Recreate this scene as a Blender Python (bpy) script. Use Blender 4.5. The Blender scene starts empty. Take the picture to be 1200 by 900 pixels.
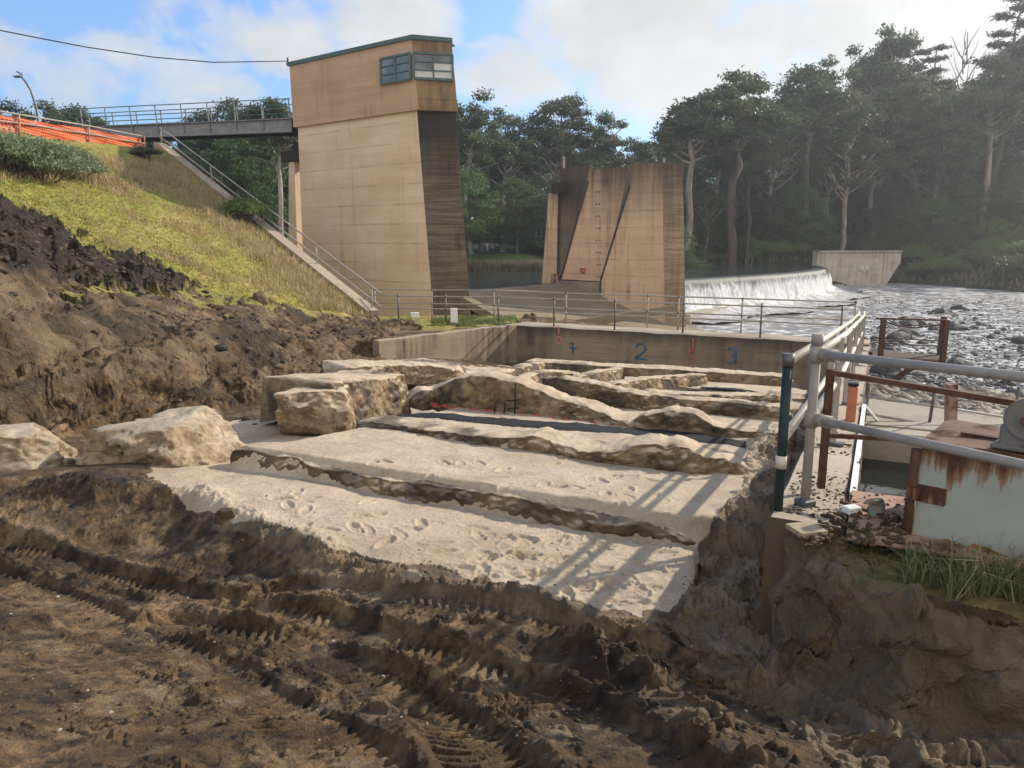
import bpy, bmesh, math, random
import numpy as np
from mathutils import Vector, Matrix
R = math.radians
random.seed(7); rng = np.random.default_rng(7)
sc = bpy.context.scene
COL = sc.collection

# ------------------------------------------------------------------ camera
F_PX = 867.0; PITCH = math.atan(0.19); SP, CP = math.sin(PITCH), math.cos(PITCH)
def ray(px, py):
    a = (px-600)/F_PX; b = (py-450)/F_PX
    return np.array([a, CP-b*SP, -SP-b*CP])
def at(px, py, Y):                     # the point at distance Y ahead of the camera seen at that place of the photo
    d = ray(px, py); return Vector(d*(Y/d[1]))
def atz(px, py, z):
    d = ray(px, py); return Vector(d*(z/d[2]))
def proj(x, y, z):
    dep = y*CP - z*SP; up = y*SP + z*CP
    dep = np.maximum(dep, 0.05)
    return 600+F_PX*x/dep, 450-F_PX*up/dep
UX, UY = math.sin(R(26.2)), math.cos(R(26.2))          # u runs along the right hand wall, v across it
def uv(x, y): return x*UX+y*UY, x*UY-y*UX
def xy(u, v): return u*UX+v*UY, u*UY-v*UX
def P(u, v, z): x, y = xy(u, v); return Vector((x, y, z))
def Fz(u, add=0.0): return -2.4-0.1*(u-4)+add           # pit floor
def atF(px, py, add=0.0):
    d = ray(px, py); # t*dz = -2-.1*(t*(du))+add
    du = d[0]*UX+d[1]*UY
    t = (-2.0+add)/(d[2]+0.1*du)
    return Vector(d*t)
def Wz(u): return -1.66-0.072*(u-4.8)                   # top of the right hand wall

cam_d = bpy.data.cameras.new('camera'); cam = bpy.data.objects.new('camera', cam_d); COL.objects.link(cam)
cam_d.sensor_width = 36; cam_d.lens = F_PX/1200*36; cam_d.clip_end = 3000; cam_d.clip_start = 0.05
cam.rotation_euler = (R(90)-PITCH, 0, 0); sc.camera = cam

# ------------------------------------------------------------------ tags and mesh helpers
def tag(o, label=None, cat=None, group=None, kind=None):
    if label: o['label'] = label
    if cat: o['category'] = cat
    if group: o['group'] = group
    if kind: o['kind'] = kind
    return o
def empty(name, loc, label=None, cat=None, group=None, rz=0):
    o = bpy.data.objects.new(name, None); COL.objects.link(o); o.location = loc; o.rotation_euler = (0, 0, rz)
    o.empty_display_size = .1
    return tag(o, label, cat, group)
def link(name, me, m=None, parent=None, inv=True):
    o = bpy.data.objects.new(name, me); COL.objects.link(o)
    if m:
        for k in (m if isinstance(m, (list, tuple)) else [m]): me.materials.append(k)
    if parent:
        o.parent = parent
        if inv: o.matrix_parent_inverse = Matrix.LocRotScale(parent.location, parent.rotation_euler, parent.scale).inverted()
    return o
def obj(name, bm, m=None, parent=None, smooth=False, inv=True):
    me = bpy.data.meshes.new(name); bm.to_mesh(me); bm.free()
    if smooth: me.shade_smooth()
    return link(name, me, m, parent, inv)
def npmesh(name, V, Fc, m=None, parent=None, smooth=True, attrs=None, inv=True):
    V = np.asarray(V, np.float32); Fc = np.asarray(Fc, np.int32); k = Fc.shape[1]
    me = bpy.data.meshes.new(name)
    me.vertices.add(len(V)); me.vertices.foreach_set('co', V.ravel())
    me.loops.add(Fc.size); me.loops.foreach_set('vertex_index', Fc.ravel())
    me.polygons.add(len(Fc)); me.polygons.foreach_set('loop_start', np.arange(0, Fc.size, k, dtype=np.int32))
    me.polygons.foreach_set('loop_total', np.full(len(Fc), k, np.int32))
    me.update(calc_edges=True)
    if smooth: me.polygons.foreach_set('use_smooth', np.ones(len(Fc), bool))
    if attrs:
        for n, a in attrs.items():
            at_ = me.attributes.new(n, 'FLOAT', 'POINT'); at_.data.foreach_set('value', np.asarray(a, np.float32))
    return link(name, me, m, parent, inv)
def tube(bm, pts, r, n=10, cap=True):
    pts = [Vector(p) for p in pts]; rs = r if isinstance(r, (list, tuple)) else [r]*len(pts)
    rings = []; up0 = None
    for i, p in enumerate(pts):
        d = (pts[min(i+1, len(pts)-1)]-pts[max(i-1, 0)]).normalized()
        if up0 is None:
            up0 = Vector((0, 0, 1)) if abs(d.z) < .9 else Vector((1, 0, 0))
        a = d.cross(up0).normalized(); b = a.cross(d).normalized(); up0 = b
        rings.append([bm.verts.new(p+(a*math.cos(2*math.pi*k/n)+b*math.sin(2*math.pi*k/n))*rs[i]) for k in range(n)])
    for A, B in zip(rings, rings[1:]):
        for k in range(n):
            f = bm.faces.new((A[k], A[(k+1) % n], B[(k+1) % n], B[k])); f.smooth = True
    if cap:
        bm.faces.new(rings[0][::-1]); bm.faces.new(rings[-1])
    return bm
def box(bm, c, size, rz=0, bev=0):
    r = bmesh.ops.create_cube(bm, size=1, matrix=Matrix.Translation(c) @ Matrix.Rotation(rz, 4, 'Z') @ Matrix.Diagonal((*size, 1)))
    if bev:
        es = list({e for v in r['verts'] for e in v.link_edges})
        bmesh.ops.bevel(bm, geom=es, offset=bev, segments=1, affect='EDGES')
    return bm
def bar(bm, p0, p1, w, h):             # rectangular bar from p0 to p1
    p0, p1 = Vector(p0), Vector(p1); d = (p1-p0); L = d.length; d.normalize()
    up = Vector((0, 0, 1)) if abs(d.z) < .95 else Vector((0, 1, 0))
    a = d.cross(up).normalized(); b = a.cross(d).normalized()
    vs = [bm.verts.new(q+a*sx*w/2+b*sy*h/2) for q in (p0, p1) for sx, sy in ((-1, -1), (1, -1), (1, 1), (-1, 1))]
    for f in ((3, 2, 1, 0), (4, 5, 6, 7), (0, 1, 5, 4), (1, 2, 6, 5), (2, 3, 7, 6), (3, 0, 4, 7)): bm.faces.new([vs[i] for i in f])
    return bm
def prism(bm, base, top):              # two matching rings of points
    A = [bm.verts.new(p) for p in base]; B = [bm.verts.new(p) for p in top]; n = len(A)
    out = []
    for k in range(n): out.append(bm.faces.new((A[k], A[(k+1) % n], B[(k+1) % n], B[k])))
    bm.faces.new(A[::-1]); bm.faces.new(B)
    return out
def NB(): return bmesh.new()

# ------------------------------------------------------------------ numpy noise
def _h(ix, iy, iz, s):
    n = (ix.astype(np.int64)*374761393 + iy.astype(np.int64)*668265263 + iz.astype(np.int64)*2147483647 + s*974634777) & 0xffffffff
    n = ((n ^ (n >> 13))*1274126177) & 0xffffffff
    n = ((n ^ (n >> 16))*2246822519) & 0xffffffff
    return ((n ^ (n >> 15)) & 0xffffff).astype(np.float32)/8388607.5-1
def n2(x, y, s=0):
    x0 = np.floor(x); y0 = np.floor(y); fx = x-x0; fy = y-y0; z = np.zeros_like(x0)
    u = fx*fx*fx*(fx*(fx*6-15)+10); v = fy*fy*fy*(fy*(fy*6-15)+10)
    a = _h(x0, y0, z, s); b = _h(x0+1, y0, z, s); c = _h(x0, y0+1, z, s); d = _h(x0+1, y0+1, z, s)
    return a+(b-a)*u+(c-a)*v+(a-b-c+d)*u*v
def n3(x, y, zz, s=0):
    z0 = np.floor(zz); fz = zz-z0; w = fz*fz*(3-2*fz)
    x0 = np.floor(x); y0 = np.floor(y); fx = x-x0; fy = y-y0
    u = fx*fx*(3-2*fx); v = fy*fy*(3-2*fy)
    def lay(k):
        a = _h(x0, y0, k, s); b = _h(x0+1, y0, k, s); c = _h(x0, y0+1, k, s); d = _h(x0+1, y0+1, k, s)
        return a+(b-a)*u+(c-a)*v+(a-b-c+d)*u*v
    l0 = lay(z0); return l0+(lay(z0+1)-l0)*w
def fbm(x, y, sc_, o=5, s=0, g=.5, rot=True):
    t = np.zeros_like(x); a = 1.; f = 1/sc_; c, sn = math.cos(.6), math.sin(.6)
    for i in range(o):
        t = t+a*n2(x*f+17*i, y*f-9*i, s+i); a *= g; f *= 2.03
        x, y = x*c-y*sn, x*sn+y*c
    return t
def fbm3(x, y, z, sc_, o=4, s=0, g=.5):
    t = np.zeros_like(x); a = 1.; f = 1/sc_
    for i in range(o): t = t+a*n3(x*f+7*i, y*f-5*i, z*f+3*i, s+i); a *= g; f *= 2.03
    return t
def billow(x, y, sc_, o=4, s=0, g=.55):
    t = np.zeros_like(x); a = 1.; f = 1/sc_
    for i in range(o): t = t+a*(1-2*np.abs(n2(x*f+31*i, y*f+13*i, s+i))); a *= g; f *= 2.1
    return t
def clods(x, y, sc_, s=0, fill=.8):
    """height field of rounded lumps of mixed size, one per cell"""
    xs, ys = x/sc_, y/sc_; x0 = np.floor(xs); y0 = np.floor(ys); z = np.zeros_like(x0); best = np.zeros_like(xs)
    for i in (-1, 0, 1):
        for j in (-1, 0, 1):
            cx, cy = x0+i, y0+j; a = _h(cx, cy, z, s); b = _h(cx, cy, z, s+1); r = .25+.42*(.5+.5*_h(cx, cy, z, s+2))**2; on = (_h(cx, cy, z, s+3)*.5+.5) < fill
            dx = xs-(cx+.5+.45*a); dy = ys-(cy+.5+.45*b); an = 3.14*_h(cx, cy, z, s+4); c_, s_ = np.cos(an), np.sin(an); dx, dy = dx*c_+dy*s_, (-dx*s_+dy*c_)*1.35
            q = np.clip(1-(dx*dx+dy*dy)/(r*r), 0, None)
            best = np.maximum(best, np.where(on, q**.6*r, 0))
    return best
def sstep(a, b, x):
    t = np.clip((x-a)/(b-a), 0, 1); return t*t*(3-2*t)
def poly_in(px, py, poly):
    c = np.zeros(px.shape, bool); n = len(poly); j = n-1
    for i in range(n):
        xi, yi = poly[i]; xj, yj = poly[j]
        if yi != yj:
            c ^= ((yi > py) != (yj > py)) & (px < (xj-xi)*(py-yi)/(yj-yi)+xi)
        j = i
    return c
def seg_dist(x, y, pts):               # distance to a polyline, its side (+ = left) and arclength
    best = np.full(x.shape, 1e9); side = np.zeros(x.shape); al = np.zeros(x.shape); L = 0
    for (ax, ay), (bx, by) in zip(pts, pts[1:]):
        dx, dy = bx-ax, by-ay; l = math.hypot(dx, dy)
        t = np.clip(((x-ax)*dx+(y-ay)*dy)/l**2, 0, 1)
        d = np.hypot(x-ax-t*dx, y-ay-t*dy); m = d < best
        best = np.where(m, d, best); side = np.where(m, np.sign(dx*(y-ay)-dy*(x-ax)), side); al = np.where(m, L+t*l, al); L += l
    return best, side, al
def rbf_fit(P3):
    P3 = np.array(P3, float); D = np.hypot(P3[:, None, 0]-P3[None, :, 0], P3[:, None, 1]-P3[None, :, 1])
    n = len(P3); A = np.zeros((n+3, n+3)); A[:n, :n] = -D+np.eye(n)*-.02
    A[:n, n] = 1; A[:n, n+1:] = P3[:, :2]; A[n:, :n] = A[:n, n:].T
    w = np.linalg.solve(A, np.concatenate([P3[:, 2], [0, 0, 0]])); return P3, w
def rbf_eval(fit, x, y):
    P3, w = fit; n = len(P3); o = w[n]+w[n+1]*x+w[n+2]*y
    for i in range(n): o = o - w[i]*np.hypot(x-P3[i, 0], y-P3[i, 1])
    return o

# ------------------------------------------------------------------ materials
class NT:
    def __init__(s, name):
        s.m = bpy.data.materials.new(name); s.m.use_nodes = True; s.t = s.m.node_tree; s.t.nodes.clear()
        s.out = s.t.nodes.new('ShaderNodeOutputMaterial'); s.b = s.t.nodes.new('ShaderNodeBsdfPrincipled')
        s.t.links.new(s.b.outputs[0], s.out.inputs[0]); s.b.inputs['Specular IOR Level'].default_value = .3
        s._c = None
    def n(s, typ, **k):
        nd = s.t.nodes.new(typ)
        for a, v in k.items(): setattr(nd, a, v)
        return nd
    def l(s, a, b): s.t.links.new(a, b)
    def co(s, world=False):
        if world: return s.n('ShaderNodeNewGeometry').outputs['Position']
        if not s._c: s._c = s.n('ShaderNodeTexCoord').outputs['Object']
        return s._c
    def map(s, vec, scale=(1, 1, 1), rot=(0, 0, 0), loc=(0, 0, 0)):
        m = s.n('ShaderNodeMapping'); m.inputs['Scale'].default_value = scale; m.inputs['Rotation'].default_value = rot; m.inputs['Location'].default_value = loc
        s.l(vec, m.inputs[0]); return m.outputs[0]
    def noise(s, scale, detail=5, rough=.55, vec=None, dist=0):
        q = s.n('ShaderNodeTexNoise'); q.inputs['Scale'].default_value = scale; q.inputs['Detail'].default_value = detail
        q.inputs['Roughness'].default_value = rough; q.inputs['Distortion'].default_value = dist
        s.l(vec if vec is not None else s.co(True), q.inputs['Vector']); return q.outputs['Fac']
    def voro(s, scale, vec=None, feat='F1'):
        q = s.n('ShaderNodeTexVoronoi', feature=feat); q.inputs['Scale'].default_value = scale
        s.l(vec if vec is not None else s.co(True), q.inputs['Vector']); return q
    def ramp(s, fac, stops):
        q = s.n('ShaderNodeValToRGB'); e = q.color_ramp.elements
        while len(e) < len(stops): e.new(.5)
        for i, (p, c) in enumerate(stops):
            e[i].position = p; e[i].color = (*c, 1) if isinstance(c, (tuple, list)) else (c, c, c, 1)
        s.l(fac, q.inputs[0]); return q.outputs[0]
    def mix(s, fac, a, b, mode='MIX'):
        q = s.n('ShaderNodeMix', data_type='RGBA', blend_type=mode)
        for sock, v in ((q.inputs[0], fac), (q.inputs[6], a), (q.inputs[7], b)):
            if isinstance(v, (int, float)): sock.default_value = v
            elif isinstance(v, tuple): sock.default_value = (*v, 1)
            else: s.l(v, sock)
        return q.outputs[2]
    def mth(s, op, a, b=0, clamp=False):
        q = s.n('ShaderNodeMath', operation=op, use_clamp=clamp)
        for i, v in enumerate((a, b)):
            if isinstance(v, (int, float)): q.inputs[i].default_value = v
            else: s.l(v, q.inputs[i])
        return q.outputs[0]
    def attr(s, name):
        q = s.n('ShaderNodeAttribute', attribute_name=name); return q.outputs['Fac']
    def sep(s, vec):
        q = s.n('ShaderNodeSeparateXYZ'); s.l(vec, q.inputs[0]); return q.outputs
    def fin(s, col, rough=.8, bump=None, bs=.3, bd=.02, metal=0):
        if isinstance(col, tuple): s.b.inputs['Base Color'].default_value = (*col, 1)
        else: s.l(col, s.b.inputs['Base Color'])
        if isinstance(rough, (int, float)): s.b.inputs['Roughness'].default_value = rough
        else: s.l(rough, s.b.inputs['Roughness'])
        s.b.inputs['Metallic'].default_value = metal
        if bump is not None:
            q = s.n('ShaderNodeBump'); q.inputs['Strength'].default_value = bs; q.inputs['Distance'].default_value = bd
            s.l(bump, q.inputs['Height']); s.l(q.outputs[0], s.b.inputs['Normal'])
        return s.m
MAT = {}
def simple(name, c, rough=.6, metal=0, var=.25, scale=6, bs=.2, bd=.01):
    t = NT(name); f = t.noise(scale, 6, .6)
    col = t.mix(t.ramp(f, [(.3, 0.), (.7, 1.)]), tuple(x*(1-var) for x in c), tuple(min(1, x*(1+var)) for x in c))
    MAT[name] = t.fin(col, rough, t.noise(scale*6, 4), bs, bd, metal); return MAT[name]

def ground_mat():
    t = NT('soil'); sand, grass, dark, layer = (t.attr(k) for k in ('sand', 'grass', 'dark', 'layer'))
    f1 = t.noise(1.3, 6, .6); f2 = t.noise(9, 6, .65); f3 = t.noise(45, 4, .6)
    mud = t.ramp(f1, [(.3, (.070, .039, .017)), (.5, (.185, .112, .052)), (.66, (.38, .245, .118))])
    mud = t.mix(t.ramp(f2, [(.35, 1.), (.6, 0.)]), mud, (.05, .033, .021))
    mud = t.mix(t.ramp(t.noise(3.1, 5, .6), [(.54, 0.), (.70, .85)]), mud, (.36, .26, .155))
    pb = t.voro(26); mud = t.mix(t.ramp(pb.outputs['Distance'], [(.07, .5), (.12, 0.)]), mud, t.mix(f2, (.10, .08, .06), (.33, .27, .19)))
    gr = t.ramp(t.noise(2.2, 6, .6), [(.35, (.115, .078, .043)), (.65, (.27, .19, .11))])
    mud = t.mix(layer, mud, gr)
    blk = t.ramp(f2, [(.35, (.024, .017, .012)), (.6, (.058, .041, .027)), (.75, (.14, .10, .065))])
    mud = t.mix(dark, mud, blk)
    sd = t.ramp(t.noise(1.6, 6, .6), [(.3, (.54, .42, .285)), (.7, (.70, .57, .41))])
    sd = t.mix(t.ramp(f3, [(.33, .6), (.5, 0.)]), sd, (.40, .33, .26))
    sd = t.mix(t.ramp(t.voro(11).outputs['Distance'], [(.05, .7), (.10, 0.)]), sd, (.20, .155, .11))
    sd = t.mix(t.ramp(t.noise(.7, 4), [(.48, 0.), (.68, .55)]), sd, (.38, .275, .175))
    sd = t.mix(t.ramp(t.noise(2.6, 7, .7), [(.50, 0.), (.66, .45)]), sd, (.33, .235, .15))
    g1 = t.ramp(t.noise(.35, 6, .65), [(.36, (.42, .31, .12)), (.47, (.33, .29, .06)), (.58, (.27, .28, .045)), (.7, (.42, .32, .13))])
    st = t.noise(4, 6, .7, t.map(t.co(True), (1, 1, 3)))
    g1 = t.mix(t.ramp(st, [(.4, .6), (.62, 0.)]), g1, (.13, .105, .035))
    g1 = t.mix(t.ramp(t.noise(22, 3, .7), [(.5, 0.), (.7, .5)]), g1, (.42, .34, .16))
    c = t.mix(sand, mud, sd); c = t.mix(grass, c, g1)
    rough = t.mix(t.mth('MULTIPLY', t.ramp(t.noise(1.7, 5, .6), [(.45, 0.), (.62, 1.)]), t.mth('SUBTRACT', 1., t.mth('MAXIMUM', sand, grass))), t.mth('ADD', .72, t.mth('MULTIPLY', f2, .3), True), t.ramp(f2, [(.35, .34), (.65, .6)]))
    nm = t.mth('SUBTRACT', 1., t.mth('MULTIPLY', t.mth('MAXIMUM', sand, grass), .85))
    v1 = t.ramp(t.voro(19).outputs['Distance'], [(.0, 1.), (.5, 0.)]); v2 = t.ramp(t.voro(52).outputs['Distance'], [(.0, 1.), (.5, 0.)])
    h = t.mth('ADD', t.mth('MULTIPLY', t.noise(30, 8, .75), .9), t.mth('MULTIPLY', t.noise(7, 9, .72), t.mth('MULTIPLY', nm, 3.2)))
    h = t.mth('ADD', h, t.mth('MULTIPLY', t.mth('ADD', t.mth('MULTIPLY', v1, .5), t.mth('MULTIPLY', v2, .35)), nm))
    MAT['soil'] = t.fin(c, rough, h, .85, .045); t.b.inputs['Specular IOR Level'].default_value = .22
ground_mat()

def wall_rock():                       # the cut away remains of the old low walls: brown faces, dusty tops
    t = NT('weathered_concrete'); f = t.noise(2.2, 6, .6)
    face = t.ramp(f, [(.3, (.14, .09, .045)), (.5, (.27, .185, .10)), (.7, (.40, .30, .18))])
    face = t.mix(t.ramp(t.noise(6, 6, .7), [(.46, 0.), (.66, .85)]), face, (.055, .042, .03))
    face = t.mix(t.ramp(t.voro(14).outputs['Distance'], [(.12, .5), (.22, 0.)]), face, (.42, .35, .25))
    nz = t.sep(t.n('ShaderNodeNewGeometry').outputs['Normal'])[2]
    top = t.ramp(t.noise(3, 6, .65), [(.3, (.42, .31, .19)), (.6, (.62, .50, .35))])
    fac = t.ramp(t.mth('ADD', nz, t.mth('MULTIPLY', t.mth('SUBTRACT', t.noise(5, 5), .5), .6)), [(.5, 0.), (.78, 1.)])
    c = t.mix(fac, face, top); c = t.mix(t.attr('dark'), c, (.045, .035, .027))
    h = t.mth('ADD', t.noise(16, 7, .7), t.mth('MULTIPLY', t.noise(70, 4, .7), .4))
    MAT['wrock'] = t.fin(c, .88, h, .7, .035)
wall_rock()

def concrete(name, c0, c1, stain=(.05, .04, .035), amount=.5, drip=.5, board=2.2, lines=0.3, top=None, bmix=.25):
    t = NT(name); p = t.co(True)
    c = t.ramp(t.noise(.45, 7, .6), [(.3, c0), (.7, c1)])
    b = t.noise(1.0, 5, .6, t.map(p, (.12, .12, board)))                 # casting lifts
    c = t.mix(t.ramp(b, [(.42, bmix), (.6, 0.)]), c, (c0[0]*.72, c0[1]*.62, c0[2]*.52))
    if lines:
        w = t.n('ShaderNodeTexWave', wave_type='BANDS', bands_direction='Z'); w.inputs['Scale'].default_value = lines; w.inputs['Distortion'].default_value = .35; w.inputs['Detail'].default_value = 3
        t.l(p, w.inputs['Vector']); ln = t.ramp(w.outputs['Fac'], [(.0, 1.), (.035, 0.)])
        c = t.mix(t.mth('MULTIPLY', t.mth('MULTIPLY', ln, t.ramp(t.noise(.8, 5), [(.4, .1), (.65, 1.)])), .5), c, tuple(x*.42 for x in c0))
    if bmix > .3: c = t.mix(t.ramp(t.noise(1., 6, .7, t.map(p, (.5, .5, 14))), [(.45, 0.), (.62, bmix)]), c, (c1[0]*1.25, c1[1]*1.2, c1[2]*1.15)); c = t.mix(t.ramp(t.noise(1., 5, .7, t.map(p, (.35, .35, 8), (0, 0, 0), (3, 3, 3))), [(.40, bmix), (.55, 0.)]), c, (c0[0]*.4, c0[1]*.4, c0[2]*.4))
    d = t.noise(1.0, 6, .65, t.map(p, (2.6, 2.6, .16)))
    d2 = t.noise(.5, 4, .6)
    fac = t.mth('MULTIPLY', t.ramp(d, [(.62-drip*.2, 0.), (.78-drip*.1, 1.)]), t.ramp(d2, [(.4, 0.), (.6, amount)]))
    c = t.mix(fac, c, stain)
    if top:                                                             # black growth hanging down from the top edge
        z = t.sep(p)[2]; zz = t.mth('ADD', z, t.mth('MULTIPLY', t.mth('SUBTRACT', t.noise(1., 5, .6, t.map(p, (1.8, 1.8, .12))), .5), top[2]))
        q = t.n('ShaderNodeMapRange'); q.inputs[1].default_value = top[0]; q.inputs[2].default_value = top[1]; t.l(zz, q.inputs[0])
        c = t.mix(t.mth('MULTIPLY', q.outputs[0], .85), c, stain)
    c = t.mix(t.ramp(t.noise(14, 6, .7), [(.5, 0.), (.72, .3)]), c, tuple(x*.5 for x in c0))
    h = t.mth('ADD', t.noise(7, 7, .65), t.mth('MULTIPLY', t.noise(1.0, 3, .5, t.map(p, (.3, .3, 9))), .8))
    MAT[name] = t.fin(c, .85, h, .35, .03); return MAT[name]
concrete('tower_concrete', (.70, .50, .32), (.83, .65, .47), amount=.45, drip=.35, board=1.2)
concrete('house_concrete', (.50, .31, .19), (.62, .41, .27), amount=.35, drip=.4, lines=0)
concrete('nose_concrete', (.12, .09, .065), (.23, .17, .115), stain=(.025, .022, .02), amount=.9, drip=.9, board=5, lines=1.1, top=(2.5, 6.0, 3.), bmix=.6)
concrete('nose_brown', (.26, .16, .07), (.36, .235, .12), amount=.8, drip=.9)
concrete('pier_concrete', (.56, .39, .245), (.72, .53, .36), amount=.7, drip=.6, top=(1.3, 4.9, 5.))
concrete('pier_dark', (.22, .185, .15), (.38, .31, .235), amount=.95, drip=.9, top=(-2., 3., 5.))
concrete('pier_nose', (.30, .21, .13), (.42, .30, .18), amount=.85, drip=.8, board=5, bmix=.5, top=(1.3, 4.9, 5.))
concrete('spill_concrete', (.20, .155, .09), (.29, .23, .145), amount=.5, lines=0)
concrete('pit_wall', (.24, .18, .115), (.40, .31, .21), stain=(.035, .028, .022), amount=1., drip=.9, board=3, lines=0)
concrete('back_wall_mat', (.20, .15, .10), (.36, .275, .19), stain=(.04, .033, .027), amount=1., drip=1.3, board=5, lines=.8, top=(-3.55, -3.1, .5))
concrete('path_concrete', (.34, .27, .19), (.50, .42, .32), stain=(.2, .16, .12), amount=.6, drip=.3, board=1, lines=0)
concrete('mud_wall', (.09, .06, .038), (.22, .16, .10), stain=(.05, .036, .025), amount=1., drip=1.2, board=2, lines=0)
concrete('apron_concrete', (.33, .29, .23), (.46, .41, .33), stain=(.12, .10, .08), amount=.7, lines=0)
concrete('pale_wall', (.46, .39, .31), (.60, .52, .42), stain=(.10, .09, .08), amount=.8, drip=.9, lines=0)
simple('galv', (.34, .305, .26), .6, .0, .2, 9)
simple('galv_bright', (.62, .56, .45), .6, .0, .15, 12)
simple('galv_dark', (.13, .13, .125), .5, .5, .3, 12)
simple('green_paint', (.016, .032, .034), .5, 0, .3, 8)
simple('girder', (.22, .22, .23), .55, .2, .2, 3)
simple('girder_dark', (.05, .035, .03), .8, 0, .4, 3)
simple('teal_paint', (.085, .14, .14), .5, 0, .2, 5)
simple('orange_plastic', (.62, .17, .05), .5, 0, .15, 6)
simple('white_paint', (.78, .77, .73), .5, 0, .06, 8)
simple('cable_black', (.02, .02, .022), .6)
simple('black_geotextile', (.018, .019, .022), .85, 0, .5, 30, .6, .02)
simple('terracotta', (.48, .17, .08), .7, 0, .15, 12)
simple('red_spray', (.45, .10, .075), .7, 0, .2, 30)
simple('pink_spray', (.52, .20, .18), .7, 0, .2, 30)
simple('blue_spray', (.045, .11, .19), .7, 0, .2, 30)
simple('black_spray', (.02, .02, .02), .7)
simple('wood', (.35, .28, .18), .8, 0, .3, 14)
simple('stub_grey', (.22, .20, .16), .8, 0, .3, 20)

def rust(name, base, amt, streak=False):
    t = NT(name); f = t.noise(5, 7, .65)
    r = t.ramp(t.noise(12, 6, .7), [(.3, (.05, .022, .014)), (.55, (.12, .05, .026)), (.75, (.24, .12, .06))])
    fac = t.ramp(f, [(amt-.08, 1.), (amt+.06, 0.)])
    if streak:                                                          # rust that has run down from the top edge of the panel
        o = t.sep(t.co()); x = o[0]; z = o[2]
        w = t.mth('ADD', t.mth('MULTIPLY', t.noise(1., 4, .5, t.map(t.co(), (9, 9, .7))), .6), t.mth('MULTIPLY', t.noise(1., 5, .7, t.map(t.co(), (34, 34, 1.6))), .4))
        q = t.n('ShaderNodeMapRange'); q.inputs[1].default_value = .0; q.inputs[2].default_value = .42
        t.l(t.mth('ABSOLUTE', t.mth('SUBTRACT', x, .22)), q.inputs[0]); env = t.mth('SUBTRACT', 1., t.mth('POWER', q.outputs[0], 1.6))
        depth = t.mth('ADD', t.mth('MULTIPLY', t.mth('MULTIPLY', t.ramp(w, [(.40, .22), (.60, 1.)]), env), .25), .0)
        run = t.mth('ADD', t.mth('ADD', z, depth), t.mth('MULTIPLY', t.mth('SUBTRACT', t.noise(22, 6, .75), .5), .10))
        fac2 = t.ramp(t.mth('MULTIPLY', run, 9), [(0., 0.), (.35, .8), (.9, 1.)]); core = t.ramp(t.mth('MULTIPLY', run, 6), [(.2, 0.), (.8, 1.)])
        r = t.mix(core, t.mix(t.noise(30, 4), (.20, .085, .03), (.36, .17, .07)), t.mix(t.noise(25, 5), (.045, .018, .012), (.13, .05, .028)))
        low = t.mth('LESS_THAN', t.mth('ADD', z, t.mth('MULTIPLY', t.noise(7, 5), .22)), -.405)
        fac = t.mth('MAXIMUM', t.mth('MAXIMUM', fac, fac2), low)
    c = t.mix(fac, base, r)
    c = t.mix(t.ramp(t.noise(3, 5, .6), [(.5, 0.), (.75, .3)]), c, (.2, .16, .11))
    MAT[name] = t.fin(c, .8, t.noise(40, 5, .7), .3, .006)
rust('rust_paint', (.11, .05, .035), .55)
rust('rust_top', (.40, .26, .19), .44)
rust('rust_panel', (.39, .42, .37), .26, True)
rust('rust_plate', (.42, .25, .17), .40)
rust('grey_cast', (.20, .19, .175), .36)
rust('brown_steel', (.075, .045, .04), .5)

def mesh_orange():
    t = NT('orange_mesh'); p = t.co(); o = t.sep(p)
    hx = t.mth('PINGPONG', t.mth('MULTIPLY', o[0], 11.), 1.); hz = t.mth('PINGPONG', t.mth('MULTIPLY', o[2], 16.), 1.)
    hole = t.mth('MULTIPLY', t.mth('GREATER_THAN', hx, .35), t.mth('GREATER_THAN', hz, .5))
    c = t.mix(t.noise(2, 4, .6, p), (.55, .10, .03), (.86, .22, .06))
    c = t.mix(t.ramp(t.noise(1., 3, .5, t.map(p, (.4, 1, 9))), [(.45, 0.), (.6, .35)]), c, (.40, .06, .03))
    m = t.fin(c, .55); tr = t.n('ShaderNodeBsdfTransparent'); mx = t.n('ShaderNodeMixShader')
    t.l(t.mth('MULTIPLY', hole, .8), mx.inputs[0]); t.l(t.b.outputs[0], mx.inputs[1]); t.l(tr.outputs[0], mx.inputs[2]); t.l(mx.outputs[0], t.out.inputs[0])
    MAT['orange_mesh'] = m
mesh_orange()

def leaf(name, a, b, trans=.35, rough=.5):
    t = NT(name); oi = t.n('ShaderNodeObjectInfo').outputs['Random']
    c = t.ramp(t.noise(.8, 5, .7, t.co()), [(.3, a), (.7, b)])
    c = t.mix(t.mth('MULTIPLY', oi, .45), c, tuple(x*.55 for x in a))
    m = t.fin(c, rough); tl = t.n('ShaderNodeBsdfTranslucent'); t.l(c, tl.inputs[0]); mx = t.n('ShaderNodeMixShader'); mx.inputs[0].default_value = trans
    t.l(t.b.outputs[0], mx.inputs[1]); t.l(tl.outputs[0], mx.inputs[2]); t.l(mx.outputs[0], t.out.inputs[0]); MAT[name] = m
leaf('leaf_gum', (.060, .085, .038), (.17, .20, .095))
leaf('leaf_green', (.07, .12, .035), (.16, .23, .075))
leaf('leaf_pine', (.03, .045, .025), (.07, .09, .045), .25)
leaf('leaf_shrub', (.13, .19, .05), (.26, .33, .10), .35)
leaf('leaf_sage', (.20, .26, .13), (.34, .40, .22), .3)
leaf('dry_blade', (.36, .26, .12), (.60, .47, .27), .35, .7)
leaf('green_blade', (.23, .22, .04), (.40, .35, .09), .35, .6)
leaf('weed_blade', (.10, .14, .04), (.25, .27, .10), .35, .6)
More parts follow.
